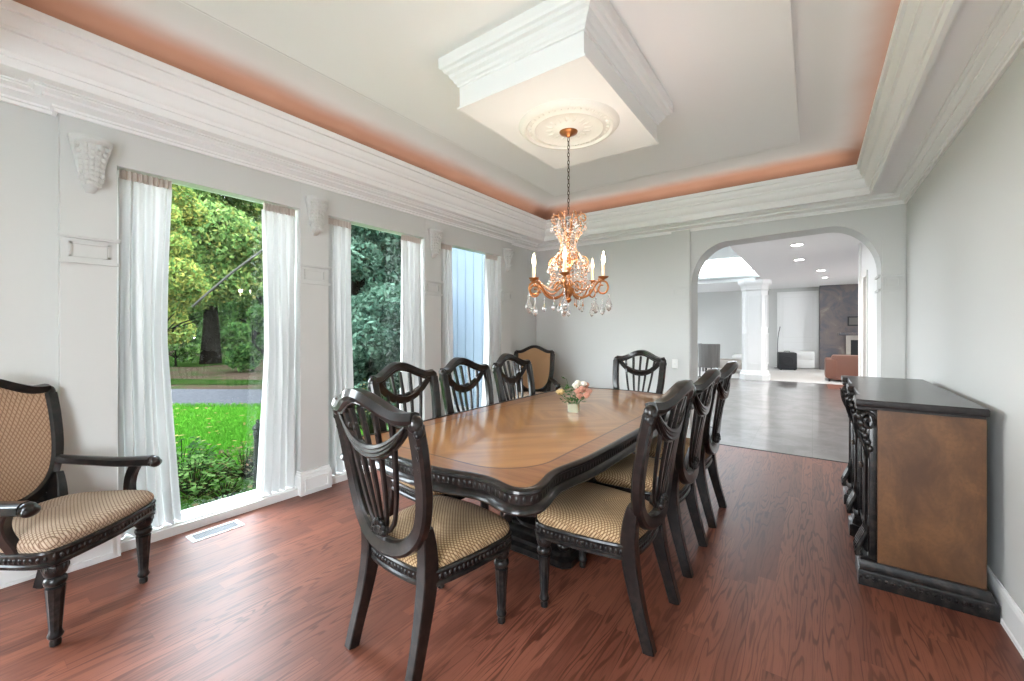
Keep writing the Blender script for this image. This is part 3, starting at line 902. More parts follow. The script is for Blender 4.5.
a1 = make_arm_chair((-3.15, 4.88, 0), PI+.57, 'tan upholstered armchair tucked in the far corner past the table', 'carved upholstered armchairs', 'farfab')

# ------------------------------------------------------------------ dining table
TX, TY, TZ = -1.54, 2.77, .765
hx, hy = .64, 1.42
qd = [(0, hy+.02), (.12, hy+.018), (.24, hy-.002), (.34, hy-.03), (.44, hy-.028), (.53, hy+.002), (.585, hy+.004), (.625, hy-.022), (.640, hy-.07), (.628, hy-.14), (.606, hy-.22), (.602, hy-.30), (.618, hy-.40), (.640, hy-.55), (.646, hy-.9), (.65, 0)]
full = qd+[(x, -y) for x, y in qd[::-1][1:]]
full = full+[(-x, y) for x, y in full[::-1][1:-1]]
tout = [(x, y) for x, y, _ in smooth_pts([(x, y, 0) for x, y in full], 2, True)]
# make counter-clockwise
area = sum(tout[i][0]*tout[(i+1) % len(tout)][1]-tout[(i+1) % len(tout)][0]*tout[i][1] for i in range(len(tout)))
if area < 0: tout = tout[::-1]
t = thing('dining_table', 'long dining table with veneered golden top and carved black edge', 'table', (TX, TY, 0))
b = MB(); n = len(tout)
def inset(o, d):
    r = []
    n = len(o)
    for i in range(n):
        p = Vector(o[i]); e = (Vector(o[(i+1) % n])-Vector(o[i-1])).normalized(); r.append((p.x-e.y*d, p.y+e.x*d))
    return r
ti = inset(tout, .012)
b.loops([[(x, y, TZ-.02) for x, y in ti], [(x, y, TZ) for x, y in ti]])
obj('tabletop', b, M['tabletop'], t, True, 30)
b = MB()
b.mould(tout, [(.013, TZ-.02), (.013, TZ+.003), (.004, TZ+.006), (-.008, TZ+.004), (-.018, TZ-.004), (-.020, TZ-.014), (-.012, TZ-.020), (-.010, TZ-.060), (-.020, TZ-.066), (-.030, TZ-.074), (-.034, TZ-.086), (-.028, TZ-.096), (-.010, TZ-.102), (.06, TZ-.102), (.06, TZ-.02)], True, True)
obj('moulded_edge', b, M['ebony'], t)
b = MB(); L = 0; step = .027
for i in range(n):
    a = Vector(tout[i]); c = Vector(tout[(i+1) % n]); d = c-a; ll = d.length
    while L < ll:
        p = a+d*(L/ll); nn = Vector((d.y, -d.x)).normalized(); ang = math.atan2(d.y, d.x)
        b.ball((p.x+nn.x*.0095, p.y+nn.y*.0095, TZ-.040), (.0095, .0045, .016), 6, 4, rot=Matrix.Rotation(ang, 4, 'Z'))
        L += step
    L -= ll
obj('carved_border', b, M['carved'], t)
b = MB(); ai = inset(tout, .09)
for d0, d1 in ((0, 0),):
    b.mould(ai, [(0, TZ-.021), (0, TZ-.135), (.025, TZ-.135), (.025, TZ-.021)], True, True)
obj('apron', b, M['ebony'], t)
for s in (-1, 1):
    b = MB(); yc = s*.40; xo = .10
    sq = lambda w, d, z: [(-w, yc-d, z), (w, yc-d, z), (w, yc+d, z), (-w, yc+d, z)]
    def oct_(w, d, z, c=.04):
        w *= .76; return [(x+xo, y, z) for x, y, z in [(-w+c, yc-d, z), (w-c, yc-d, z), (w, yc-d+c, z), (w, yc+d-c, z), (w-c, yc+d, z), (-w+c, yc+d, z), (-w, yc+d-c, z), (-w, yc-d+c, z)]]
    b.loops([oct_(.39, .24, 0), oct_(.40, .25, .01), oct_(.40, .25, .045), oct_(.385, .235, .055), oct_(.37, .225, .06), oct_(.37, .225, .085), oct_(.34, .20, .10), oct_(.30, .19, .115), oct_(.27, .18, .135), oct_(.25, .17, .14), oct_(.25, .17, .155)])
    obj('pedestal_base', b, M['carved'], t)
    b = MB(); pr = [(.19, .15), (.20, .165), (.20, .18), (.15, .20), (.12, .23), (.115, .26), (.14, .30), (.17, .36), (.175, .41), (.15, .46), (.11, .50), (.10, .53), (.13, .55), (.16, .565), (.16, .585), (.22, .60), (.24, .62), (.24, .655)]
    b.lathe(pr, (xo, yc, 0), 28, flute=(0, .27, .46, .06)); obj('pedestal', b, M['carved'], t)
    for q2 in range(4):
        a = PI/4+q2*PI/2; b = MB()
        P = smooth_pts([(xo+.13*math.cos(a), yc+.13*math.sin(a), .42), (xo+.19*math.cos(a), yc+.17*math.sin(a), .33), (xo+.24*math.cos(a), yc+.19*math.sin(a), .22), (xo+.29*math.cos(a), yc+.23*math.sin(a), .14), (xo+.34*math.cos(a), yc+.26*math.sin(a), .115)], 2)
        b.sweep(P, prof_rect(.026, .030, .008), (0, 0, 1)); b.ball((xo+.34*math.cos(a), yc+.26*math.sin(a), .112), (.040, .040, .030), 10, 7)
        obj('scroll_foot', b, M['ebony'], t)
b = MB(); b.cbox(.05, .15, -.30, .30, .16, .23, .01); obj('stretcher', b, M['ebony'], t)

# flowers
fx, fy = -1.49, 2.87
t = thing('vase', 'small square glass vase on the dining table', 'vase', (fx, fy, TZ+.002), .3)
b = MB(); w = .040
b.loops([[(-w,-w,0),(w,-w,0),(w,w,0),(-w,w,0)], [(-w,-w,.066),(w,-w,.066),(w,w,.066),(-w,w,.066)], [(-w+.004,-w+.004,.066),(w-.004,-w+.004,.066),(w-.004,w-.004,.066),(-w+.004,w-.004,.066)], [(-w+.005,-w+.005,.008),(w-.005,-w+.005,.008),(w-.005,w-.005,.008),(-w+.005,w-.005,.008)]])
obj('glass_body', b, M['vase'], t, False)
t = thing('flower_bouquet', 'small mixed bouquet of apricot and white blooms standing in the glass vase', 'flowers', (fx, fy, TZ+.012), .3)
rnd = random.Random(5)
blooms = [(.085, .02, .16, 'petalA'), (.10, -.03, .12, 'petalA'), (.07, -.06, .17, 'petalA'), (.03, .01, .205, 'petalW'), (.055, .05, .19, 'petalW'), (-.12, .02, .125, 'petalY'), (-.085, -.05, .14, 'petalY'), (.09, .03, .19, 'petalA'), (.05, -.045, .115, 'petalA'), (.115, .0, .145, 'petalA'), (.02, -.04, .19, 'petalW'), (.075, .0, .20, 'petalW'), (.06, .02, .15, 'petalA'), (.035, -.05, .15, 'petalA')]
for x, y, z, m in blooms:
    b = MB(); rr = .024
    for k in range(16):
        a = k*2.4; th = .25+1.2*(k/16)
        c = Vector((math.sin(th)*math.cos(a), math.sin(th)*math.sin(a), math.cos(th)))*rr*.8
        b.ball((x+c.x, y+c.y, z+c.z), (.010, .010, .010), 6, 4)
    b.ball((x, y, z), .017, 8, 6)
    obj('bloom', b, M[m], t)
b = MB()
for x, y, z, m in blooms: b.tube(smooth_pts([(x*.1, y*.1, 0), (x*.35, y*.35, z*.5), (x, y, z)], 1), .0018, 5)
b.tube(smooth_pts([(0, 0, 0), (-.03, .01, .12), (-.06, .02, .24)], 1), .0018, 5); obj('stems', b, M['stem'], t)
b = MB()
for k in range(130):
    a = rnd.random()*2*PI; r = rnd.random()**.6*.085; z = .06+rnd.random()*.13
    p = Vector((r*math.cos(a)-.01, r*math.sin(a), z)); u = Vector((math.cos(a), math.sin(a), rnd.uniform(-.4, .8))).normalized()*.030; s = u.cross(Vector((0, 0, 1))).normalized()*.011
    b.add([tuple(p), tuple(p+u*.5+s), tuple(p+u), tuple(p+u*.5-s), tuple(p+u*.5-Vector((0, 0, .004)))], [(0, 1, 4), (1, 2, 4), (2, 3, 4), (3, 0, 4)])
for p, u in (((-.06, .02, .235), (-.05, .01, .02)),):
    p = Vector(p); u = Vector(u); s = Vector((0, .012, .004)); b.add([tuple(p), tuple(p+u*.5+s), tuple(p+u), tuple(p+u*.5-s)], [(0, 1, 2, 3)])
obj('foliage', b, M['stem'], t)

# ------------------------------------------------------------------ sideboard
SY0, SY1, SX0, SX1, SZ = 3.0, 4.42, .283, .692, 1.015
t = thing('sideboard', 'carved black sideboard with plain brown end panel against the right wall', 'sideboard', (0, 0, 0))
b = MB(); b.box(SX0+.012, SX1, SY0+.012, SY1-.012, .12, SZ-.045); obj('cabinet_body', b, M['ebony'], t, False)
b = MB(); b.box(SX0+.004, SX1-.002, SY0, SY0+.012, .13, SZ-.05); o = obj('end_panel', b, M['burl'], t, False)
b = MB(); b.box(SX0+.004, SX1-.002, SY1-.012, SY1, .13, SZ-.05); obj('end_panel', b, M['burl'], t, False)
# top with breakfront outline
segs = [SY0, 3.14, 3.20, 3.62, 3.66, 3.78, 3.82, 4.24, 4.28, SY1]
fo = [(.195, SY0-.03), (.195, 3.17), (.225, 3.20), (.225, 3.62), (.195, 3.65), (.195, 3.80), (.225, 3.83), (.225, 4.24), (.195, 4.27), (.195, SY1+.03)]
outl = fo+[(SX1+.003, SY1+.03), (SX1+.003, SY0-.03)]
b = MB()
def stack(mb, o, lv):
    a = sum(o[i][0]*o[(i+1) % len(o)][1]-o[(i+1) % len(o)][0]*o[i][1] for i in range(len(o)))
    if a < 0: o = o[::-1]
    mb.loops([[(x, y, z) for x, y in inset(o, d)] for d, z in lv])
stack(b, outl, [(.012, SZ-.052), (.012, SZ-.040), (.003, SZ-.036), (0, SZ-.028), (0, SZ-.008), (.006, SZ)])
obj('worktop', b, M['ebonytop'], t, True, 30)
b = MB()
fb = [(.205, SY0-.03), (.205, 3.18), (.25, 3.22), (.25, 3.60), (.205, 3.64), (.205, 3.80), (.25, 3.84), (.25, 4.22), (.205, 4.26), (.205, SY1+.03)]
outb = fb+[(SX1+.035, SY1+.03), (SX1+.035, SY0-.03)]
stack(b, outb, [(.0, 0), (0, .070), (.006, .080), (.016, .084), (.016, .092), (.020, .112), (.026, .118), (.028, .130)])
obj('plinth', b, M['carved'], t, True, 30)
b = MB()
for k in range(19): b.ball((.215+k*.0262, SY0-.029, .048), (.010, .006, .013), 6, 4)
obj('plinth_carving', b, M['carved'], t)
def knob(mb, x, y, z): mb.ball((x, y, z), (.012, .012, .012), 8, 6)
for y0, y1 in ((3.21, 3.61), (3.85, 4.23)):
    ym = (y0+y1)/2
    b = MB(); b.cbox(SX0-.028, SX0+.014, y0-.04, y1+.04, SZ-.20, SZ-.06, .005); b.cbox(SX0-.036, SX0-.026, y0-.01, y1+.01, SZ-.18, SZ-.08, .004)
    dr = obj('drawer', b, M['carved'], t); b = MB(); knob(b, SX0-.046, ym, SZ-.13); obj('knob', b, M['chain'], dr)
    for ya, yb, kn in ((y0-.035, ym-.003, ym-.03), (ym+.003, y1+.035, ym+.03)):
        b = MB(); b.cbox(SX0-.016, SX0+.014, ya, yb, .15, SZ-.21, .004)
        for f in ((ya+.02, yb-.02, .17, .20), (ya+.02, yb-.02, SZ-.26, SZ-.23), (ya+.02, ya+.045, .2, SZ-.26), (yb-.045, yb-.02, .2, SZ-.26)): b.cbox(SX0-.026, SX0-.014, *f, .004)
        d = obj('door', b, M['carved'], t); b = MB(); knob(b, SX0-.036, kn, .55); obj('knob', b, M['chain'], d)
for yc in (3.075, 3.73, 4.345):
    b = MB()
    # tall half column
    b.lathe([(.030, .15), (.034, .17), (.034, .20), (.026, .215), (.024, .24), (.022, SZ-.34), (.028, SZ-.33), (.030, SZ-.31), (.024, SZ-.30)], (SX0-.020, yc+.02, 0), 18, flute=(0, .25, SZ-.35, .12))
    b.cbox(SX0-.03, SX0+.014, yc-.055, yc+.065, .13, SZ-.05, .005)
    # upper acanthus scroll bracket
    P = []
    for k in range(40):
        a = -.6+k*.26; r = .060*(1-k/46); P.append((SX0-.045-r*math.cos(a)*.62, 0, SZ-.125+r*math.sin(a)))
    for yy in (-.05, -.025, 0, .025, .05): b.tube([(p[0]+abs(yy)*.25, yc+yy, p[2]) for p in P], .013, 6, scale=lambda u: 1.1-.5*u)
    P = smooth_pts([(SX0-.085, 0, SZ-.10), (SX0-.080, 0, SZ-.19), (SX0-.045, 0, SZ-.27), (SX0-.030, 0, SZ-.33)], 2)
    for yy in (-.04, -.013, .013, .04): b.tube([(p[0], yc+yy*(1-.4*i/len(P)), p[2]) for i, p in enumerate(P)], .014, 6, scale=lambda u: 1.05-.55*u)
    for k in range(6): b.ball((SX0-.075+.010*k, yc-.058, SZ-.10-.035*k), (.016, .010, .020), 7, 5)
    b.cbox(SX0-.085, SX0+.01, yc-.06, yc+.06, SZ-.065, SZ-.045, .004)
    # lower paw scroll
    P = smooth_pts([(SX0-.028, 0, .36), (SX0-.036, 0, .28), (SX0-.062, 0, .22), (SX0-.078, 0, .165), (SX0-.072, 0, .137)], 2)
    for yy in (-.045, -.015, .015, .045): b.tube([(p[0], yc+yy, p[2]) for p in P], .017, 6, scale=lambda u: .5+.6*u)
    obj('carved_pilaster', b, M['carved'], t)

# ------------------------------------------------------------------ chandelier
HX, HY = -1.375, 2.57
t = thing('chandelier', 'gilt scroll-arm chandelier with crystal drops and candle bulbs', 'chandelier', (HX, HY, 0))
b = MB(); b.lathe([(.004, 2.735), (.012, 2.738), (.020, 2.748), (.045, 2.758), (.060, 2.766), (.064, 2.774), (.060, 2.785)], seg=28); obj('ceiling_canopy', b, M['gold'], t)
b = MB(); z = 2.735; k = 0
while z > 2.12:
    P = []
    for j in range(10):
        a = 2*PI*j/10; u = .0075*math.cos(a); v = .017*math.sin(a)
        P.append((u, 0, z-.014+v) if k % 2 == 0 else (0, u, z-.014+v))
    b.tube(P, .0026, 5, closed=True); z -= .0265; k += 1
obj('chain', b, M['chain'], t)
b = MB(); b.lathe([(.003, 1.585), (.012, 1.59), (.022, 1.605), (.014, 1.622), (.030, 1.64), (.042, 1.66), (.040, 1.685), (.020, 1.70), (.012, 1.72), (.010, 1.80), (.020, 1.82), (.024, 1.85), (.012, 1.88), (.008, 2.0), (.014, 2.03), (.016, 2.06), (.006, 2.09), (.004, 2.13)], seg=20); obj('centre_column', b, M['gold'], t)
lit = {0, 1, 5}
cam_dir = math.atan2(-HY, -HX)
angs = [cam_dir+math.radians(a) for a in (-5, 60, 138, 188, 250, 298)]
CR, CRB = MB, MB
def arm_pts(a, pts): return [(r*math.cos(a), r*math.sin(a), z) for r, z in pts]
def drop(x, y, z, s=1., m='crystal'):
    b = MB()
    b.lathe([(.0015*s, 0), (.005*s, -.004*s), (.005*s, -.010*s), (.0015*s, -.014*s), (.004*s, -.020*s), (.014*s, -.045*s), (.0155*s, -.055*s), (.009*s, -.068*s), (.001, -.076*s)], (x, y, z), 8)
    b.tube([(x, y, z), (x, y, z+.022)], .0012, 4)
    return b
bulb_pos = []
for i, a in enumerate(angs):
    R = .262; zp = 1.748+(.0 if i % 2 == 0 else -.012)
    b = MB()
    P = smooth_pts(arm_pts(a, [(.03, 1.665), (.07, 1.625), (.12, 1.615), (.17, 1.640), (.20, 1.69), (.235, 1.725), (.285, 1.715), (.300, 1.67), (.275, 1.635), (.235, 1.64), (.222, 1.67), (.240, 1.695), (.262, 1.69)]), 3)
    b.tube(P, .0075, 7, scale=lambda u: 1.1-.35*u)
    b.tube(smooth_pts(arm_pts(a, [(.02, 1.70), (.06, 1.735), (.10, 1.72), (.11, 1.685), (.085, 1.668), (.07, 1.69)]), 2), .006, 6)
    b.tube(arm_pts(a, [(R, 1.715), (R, zp)]), .006, 6)
    ar = obj('arm', b, M['gold'], t)
    cx, cy = R*math.cos(a), R*math.sin(a)
    b = MB(); b.lathe([(.006, zp-.012), (.012, zp-.006), (.030, zp+.004), (.036, zp+.012), (.030, zp+.010), (.012, zp+.006), (.012, zp+.012)], (cx, cy, 0), 16); obj('drip_pan', b, M['gold'], ar)
    b = MB(); b.lathe([(.0105, zp+.006), (.0105, zp+.095), (.006, zp+.098)], (cx, cy, 0), 12); obj('candle', b, M['candle'], ar)
    b = MB(); b.lathe([(.006, zp+.097), (.0105, zp+.110), (.0125, zp+.125), (.009, zp+.145), (.004, zp+.165), (.001, zp+.178)], (cx, cy, 0), 12); obj('flame_bulb', b, M['bulb' if i in lit else 'bulbdim'], ar)
    if i in lit: bulb_pos.append((HX+cx, HY+cy, zp+.13))
    for rr, zz, s in ((.300, 1.655, 1.15), (.255, 1.615, 1.0)):
        obj('crystal_drop', drop(rr*math.cos(a), rr*math.sin(a), zz-.02, s*1.35), M['crystal'], t)
for k in range(6):
    a = angs[0]+PI/6+k*PI/3
    obj('crystal_drop', drop(.17*math.cos(a), .17*math.sin(a), 1.60, 1.0), M['crystal'], t)
    b = MB(); x, y = .10*math.cos(a), .10*math.sin(a); b.tube([(x, y, 1.66), (x, y, 1.575)], .0022, 5); b.ball((x, y, 1.568), (.006, .006, .011), 8, 6); obj('amber_drop', b, M['gold'], t)
    # upper crown of curls
    b = MB(); b.tube(smooth_pts(arm_pts(a, [(.008, 2.03), (.03, 2.10), (.05, 2.17), (.085, 2.205), (.118, 2.19), (.120, 2.155), (.100, 2.145), (.092, 2.165)]), 2), .0045, 6); obj('crown_scroll', b, M['gold'], t)
    b = MB(); b.tube(smooth_pts(arm_pts(a, [(.012, 1.84), (.05, 1.90), (.11, 1.91), (.14, 1.865), (.12, 1.83), (.10, 1.85)]), 2), .0045, 6); obj('upper_scroll', b, M['gold'], t)
    obj('crystal_drop', drop(.118*math.cos(a), .118*math.sin(a), 2.14, .8), M['crystal'], t)
    obj('crystal_drop', drop(.075*math.cos(a+.5), .075*math.sin(a+.5), 2.12, .8), M['crystal'], t)
    obj('crystal_drop', drop(.14*math.cos(a), .14*math.sin(a), 1.85, .8), M['crystal'], t)
obj('crystal_drop', drop(0, 0, 1.575, 1.15), M['crystal'], t)
rnd = random.Random(11)
for k in range(40):      # bead strands: crown -> middle -> arms
    a = 2*PI*k/40+rnd.uniform(-.08, .08); b = MB()
    r0 = .062+.026*(k % 3)
    ctrl = [(r0, 2.15+.02*(k % 3)), (r0*.9+.01, 2.09), (.055, 2.02), (.050, 1.96), (.085, 1.91), (.125, 1.86), (.135, 1.81), (.115, 1.76), (.13+.04*(k % 2), 1.70)]
    P = smooth_pts(arm_pts(a, ctrl), 2)
    acc = 0; last = Vector(P[0]); b.ball(last, .0055, 6, 5)
    for p in P[1:]:
        v = Vector(p); acc += (v-last).length; last = v
        if acc > .0165: b.ball(v, .0045+.004*rnd.random(), 6, 5); acc = 0
    obj('bead_strand', b, M['crystal' if k % 2 else 'bead'], t)
for i, a in enumerate(angs):   # swags between the arms
    a2 = angs[(i+1) % 6]
    if a2 < a: a2 += 2*PI
    b = MB()
    for k in range(1, 18):
        u = k/18; aa = a+(a2-a)*u; r = .245-.05*math.sin(PI*u); z = 1.745-.085*math.sin(PI*u)
        b.ball((r*math.cos(aa), r*math.sin(aa), z), .0085, 6, 5)
    obj('bead_strand', b, M['bead'], t)
for i, p in enumerate(bulb_pos):
    l = bpy.data.lights.new('bulb_light', 'POINT'); l.energy = 2.0; l.color = (1, .86, .72); l.shadow_soft_size = .02
    o = bpy.data.objects.new('bulb_light', l); C.objects.link(o); o.location = (p[0], p[1], p[2]+.03)

# ------------------------------------------------------------------ foyer and rooms past the arch
YA = YB+.35
b = MB()
b.box(.62, .74, YA, 7.55, 0, 2.76); b.box(.62, .74, 7.95, 8.65, 0, 2.76); b.box(.62, .74, 7.55, 7.95, 2.15, 2.76)
struct('wall_hall', b, M['trim'], label='white side wall just past the archway', cat='wall')
b = MB().box(.70, .735, 7.55, 7.95, .005, 2.15); struct('door_1', b, M['brown'], label='brown door set in the side wall past the archway', cat='door')
b = MB()
b.box(.602, .62, 7.47, 7.55, 0, 2.22); b.box(.602, .62, 7.95, 8.03, 0, 2.22); b.box(.602, .62, 7.55, 7.95, 2.15, 2.22)
b.box(.595, .62, 8.45, 8.65, 0, 2.76)
b.mould([(.62, YA), (.62, 7.47)], bb[::-1])
struct('trim_7', b, M['white'], label='white casing around the brown door past the archway', cat='trim')
b = MB(); b.box(-1.1, 6.0, YA, 13.6, 2.76, 2.9)
struct('ceiling_hall', b, M['ceil'], label='white hall ceiling with recessed lights', cat='ceiling')
b = MB(); b.box(-6.2, 6.0, 13.6, 18.9, 2.93, 3.05)
struct('ceiling_far', b, M['ceil'], label='white ceiling of the far living room', cat='ceiling')
b = MB()
b.box(-1.1, -1.0, YA, 13.4, 2.9, 5.0)
b.box(-6.2, -1.0, 13.4, 13.6, 2.86, 2.93); b.box(-6.2, -1.0, 13.4, 13.6, 3.47, 5.0)
b.box(-6.2, XL-.2, YA-.2, YA, 0, 5.0); b.box(XL-.2, -1.1, YA-.35, YA, 3.3, 5.0)
b.box(-6.2, -6.0, YA, 13.4, 0, .9); b.box(-6.2, -6.0, YA, 13.4, 2.6, 5.0)
for y in (YA, 8.4, 10.9, 13.2): b.box(-6.2, -6.0, y, y+.4, .9, 2.6)  # unseen side openings added to light the foyer
struct('wall_foyer', b, M['wall'], label='tall foyer walls around the light well', cat='wall')
b = MB(); b.box(-6.2, -4.0, YA-.2, 13.6, 5.0, 5.12); b.box(-2.6, -1.0, YA-.2, 13.6, 5.0, 5.12); b.box(-4.0, -2.6, YA-.2, 9.1, 5.0, 5.12); b.box(-4.0, -2.6, 10.5, 13.6, 5.0, 5.12)  # roof opening added to let sky light down into the foyer
struct('ceiling_foyer', b, M['ceil'], label='high foyer ceiling with an added unseen opening for daylight', cat='ceiling')
b = MB(); b.box(-6.0, -1.3, 13.34, 13.64, 2.76, 2.86); b.mould([(-1.3, 13.34), (-6.0, 13.34)], [(0, 2.84), (-.0, 2.86), (-.03, 2.86)])
struct('trim_8', b, M['white'], label='white beam running left from the column top', cat='trim')
b = MB()
for k in range(5):
    x = -6.0+k*1.15; b.box(x, x+.05, 13.47, 13.53, 2.93, 3.47)
struct('window_6', b, M['white'], label='bright clerestory strip above the white beam', cat='window')
b = MB()
b.box(-6.2, -6.0, 13.6, 14.6, 0, 3.0); b.box(-6.2, -6.0, 16.6, 18.7, 0, 3.0); b.box(-6.2, -6.0, 14.6, 16.6, 0, .6); b.box(-6.2, -6.0, 14.6, 16.6, 2.4, 3.0)
b.box(-6.2, 6.0, 18.5, 18.7, 0, 3.0)
b.box(5.8, 6.0, YA, 11.8, 0, 3.0); b.box(5.8, 6.0, 14.2, 18.7, 0, 3.0); b.box(5.8, 6.0, 11.8, 14.2, 2.3, 3.0); b.box(5.8, 6.0, 11.8, 14.2, 0, .9)  # openings in both side walls are added to light the far room
b.box(XR+.2, 6.0, YA-.2, YA, 0, 3.0)
struct('wall_far', b, M['wall'], label='pale wall at the end of the far living room', cat='wall')
# column
t = thing('trim_20', 'large white panelled column at the hall corner', 'column', (-1.31, 13.45, 0), kind='structure')
def octr(w, z, c=.42): 
    k = w*c; return [(-w+k, -w, z), (w-k, -w, z), (w, -w+k, z), (w, w-k, z), (w-k, w, z), (-w+k, w, z), (-w, w-k, z), (-w, -w+k, z)]
b = MB(); b.loops([octr(.31, .2), octr(.30, .22), octr(.30, 2.5)]); obj('shaft', b, M['white'], t, False)
b = MB(); b.loops([octr(.36, .005), octr(.36, .16), octr(.34, .18), octr(.33, .24), octr(.30, .27)]); obj('base', b, M['white'], t, False)
b = MB(); b.loops([octr(.30, 2.46), octr(.325, 2.50), octr(.325, 2.54), octr(.34, 2.60), octr(.38, 2.66), octr(.39, 2.70), octr(.39, 2.758)]); obj('capital', b, M['white'], t, False)
b = MB()
def pframe(mb, x0, x1, z0, z1, y, w=.022, d=.018):
    for f in ((x0, x1, z0, z0+w), (x0, x1, z1-w, z1), (x0, x0+w, z0+w, z1-w), (x1-w, x1, z0+w, z1-w)): mb.box(f[0], f[1], y-d, y, f[2], f[3])
for rot in (0, PI/4, -PI/4, PI/2):
    m4 = Matrix.Rotation(rot, 4, 'Z'); tmp = MB()
    yy = -.30 if rot in (0, PI/2) else -.30*math.sqrt(2)*(1-.21)
    ww = .15 if rot in (0, PI/2) else .075
    pframe(tmp, -ww, ww, .45, 1.30, yy); pframe(tmp, -ww, ww, 1.45, 2.35, yy); b.add(tmp.v, tmp.f, m4)
obj('panel_moulding', b, M['white'], t, False)
# far wall door
t = thing('door_2', 'tall white panelled double door at the end of the far room', 'door', (0, 0, 0), kind='structure')
b = MB(); b.box(-.98, .11, 18.45, 18.5, .02, 2.70); obj('door_leaf', b, M['trim'], t, False)
b = MB(); b.box(-1.07, -.98, 18.42, 18.5, 0, 2.79); b.box(.11, .18, 18.42, 18.5, 0, 2.79); b.box(-.98, .11, 18.42, 18.5, 2.70, 2.79); obj('casing', b, M['white'], t, False)
b = MB()
for z0, z1 in ((.15, .95), (1.10, 2.6)): pframe(b, -.90, .03, z0, z1, 18.45, .03)
obj('panel_moulding', b, M['white'], t, False)
# fireplace
t = thing('fireplace', 'dark stone fireplace wall with pale mantel surround in the far room', 'fireplace', (0, 0, 0))
b = MB(); b.box(.20, 2.6, 18.02, 18.5, .005, 2.93); obj('stone_chimney_breast', b, M['stone'], t, False)
b = MB(); b.box(.92, 1.04, 17.90, 18.02, .005, 1.20); b.box(1.9, 2.1, 17.90, 18.02, .005, 1.20); b.box(1.04, 1.9, 17.90, 18.02, 1.05, 1.20); obj('surround', b, M['taupe'], t, False)
b = MB(); b.cbox(.72, 2.22, 17.78, 18.02, 1.20, 1.27, .01); b.box(.78, 2.16, 17.84, 18.02, 1.27, 1.30); obj('mantel_shelf', b, M['stone'], t, False)
b = MB(); b.box(1.04, 1.9, 17.96, 18.02, .01, 1.05); obj('firebox', b, M['black'], t, False)
t = thing('picture_frame', 'small black framed picture above the mantel', 'picture', (1.22, 18.01, 1.68))
b = MB()
for f in ((-.26, .26, -.16, -.12), (-.26, .26, .12, .16), (-.26, -.22, -.12, .12), (.22, .26, -.12, .12)): b.box(f[0], f[1], -.03, 0, f[2], f[3])
obj('frame', b, M['black'], t, False); obj('picture', MB().box(-.22, .22, -.012, 0, -.12, .12), M['greyfab'], t, False)
# furniture far away
t = thing('leather_sofa', 'reddish tan leather sofa seen from behind near the fireplace', 'sofa', (1.27, 14.0, .005))
b = MB(); b.cbox(-.86, .86, 0, .26, .10, .72, .06); obj('backrest', b, M['leather'], t)
for s in (-1, 1):
    b = MB(); b.cbox(s*.86-.13 if s > 0 else -.99, .99 if s > 0 else -.73, -.02, .92, .08, .60, .05); obj('arm_rest', b, M['leather'], t)
for k in range(2): obj('seat_cushion', MB().cbox(-.73+k*.73, .0+k*.73, .24, .92, .30, .47, .05), M['leather'], t)
b = MB(); b.box(-.90, .90, .02, .88, .06, .30); obj('frame', b, M['leather'], t, False)
for x in (-.9, .9):
    for y in (.06, .84): obj('leg', MB().lathe([(.02, 0), (.03, .08)], (x, y, 0), 10), M['black'], t)
t = thing('barrel_chair', 'silver grey channel-back tub chair beside the white column', 'chair', (-2.48, 13.30, 0), -.3)
b = MB(); ro = []; n = 48
for rr, zz in ((.29, .30), (.31, .96), (.29, .985), (.24, .96), (.22, .42), (.22, .30)):
    ring = []
    for k in range(n+1):
        a = -PI*.5-PI*.62+2*PI*.62*k/n; fl = 1+.03*abs(math.sin(k*PI/4)) if rr > .28 else 1
        ring.append((rr*fl*math.cos(a), rr*fl*math.sin(a), zz))
    ro.append(ring)
b.loops(ro, closed=False); b.add([r[0] for r in ro]+[r[-1] for r in ro], [tuple(range(6)), tuple(range(11, 5, -1))]); obj('tub_back', b, M['greyfab'], t)
b = MB(); b.lathe([(.20, .28), (.25, .30), (.26, .42), (.22, .47), (.02, .48)], (0, .02, 0), 28); obj('seat', b, M['greyfab'], t)
for sx in (-1, 1):
    for sy in (-1, 1): obj('leg', MB().lathe([(.012, 0), (.020, .30)], (sx*.17, sy*.17, 0), 8), M['black'], t)
t = thing('chaise', 'low taupe chaise with a white cushion behind the tub chair', 'chaise', (-2.35, 15.2, .005))
b = MB(); b.cbox(-.75, .85, -.35, .35, .14, .42, .06); obj('seat', b, M['taupe'], t)
b = MB(); b.cbox(-.85, -.60, -.35, .35, .14, .62, .07); obj('headrest', b, M['taupe'], t)
for sx in (-.6, .7):
    for sy in (-.28, .28): obj('leg', MB().lathe([(.015, 0), (.022, .15)], (sx, sy, 0), 8), M['black'], t)
b = MB().cbox(.15, .75, -.22, .22, -.04, .12, .055); o = obj('throw_pillow', b, mat('pillow_white', (.75, .74, .72), .9)); o.location = (-2.25, 15.2, .47); tag(o, 'white pillow lying on the taupe chaise', 'pillow')
t = thing('speaker_box', 'dark square box speaker on the pale carpet before the double door', 'speaker', (-.72, 17.3, .005), .2)
b = MB(); b.cbox(-.26, .26, -.24, .24, .02, .60, .03); obj('cabinet', b, M['black'], t)
b = MB(); b.lathe([(.17, 0), (.16, .01), (.02, .004)], (0, 0, 0), 24, mtx=Matrix.Translation((0, -.24, .31)) @ Matrix.Rotation(PI/2, 4, 'X')); obj('driver_cone', b, M['black'], t)
b = MB()
for x in (-.2, .2):
    for y in (-.18, .18): b.lathe([(.02, 0), (.02, .022)], (x, y, 0), 8)
obj('foot', b, M['black'], t); b = MB(); b.tube([(-.08, 0, .595), (-.08, 0, .64), (.08, 0, .64), (.08, 0, .595)], .012, 6); obj('handle', b, M['black'], t)
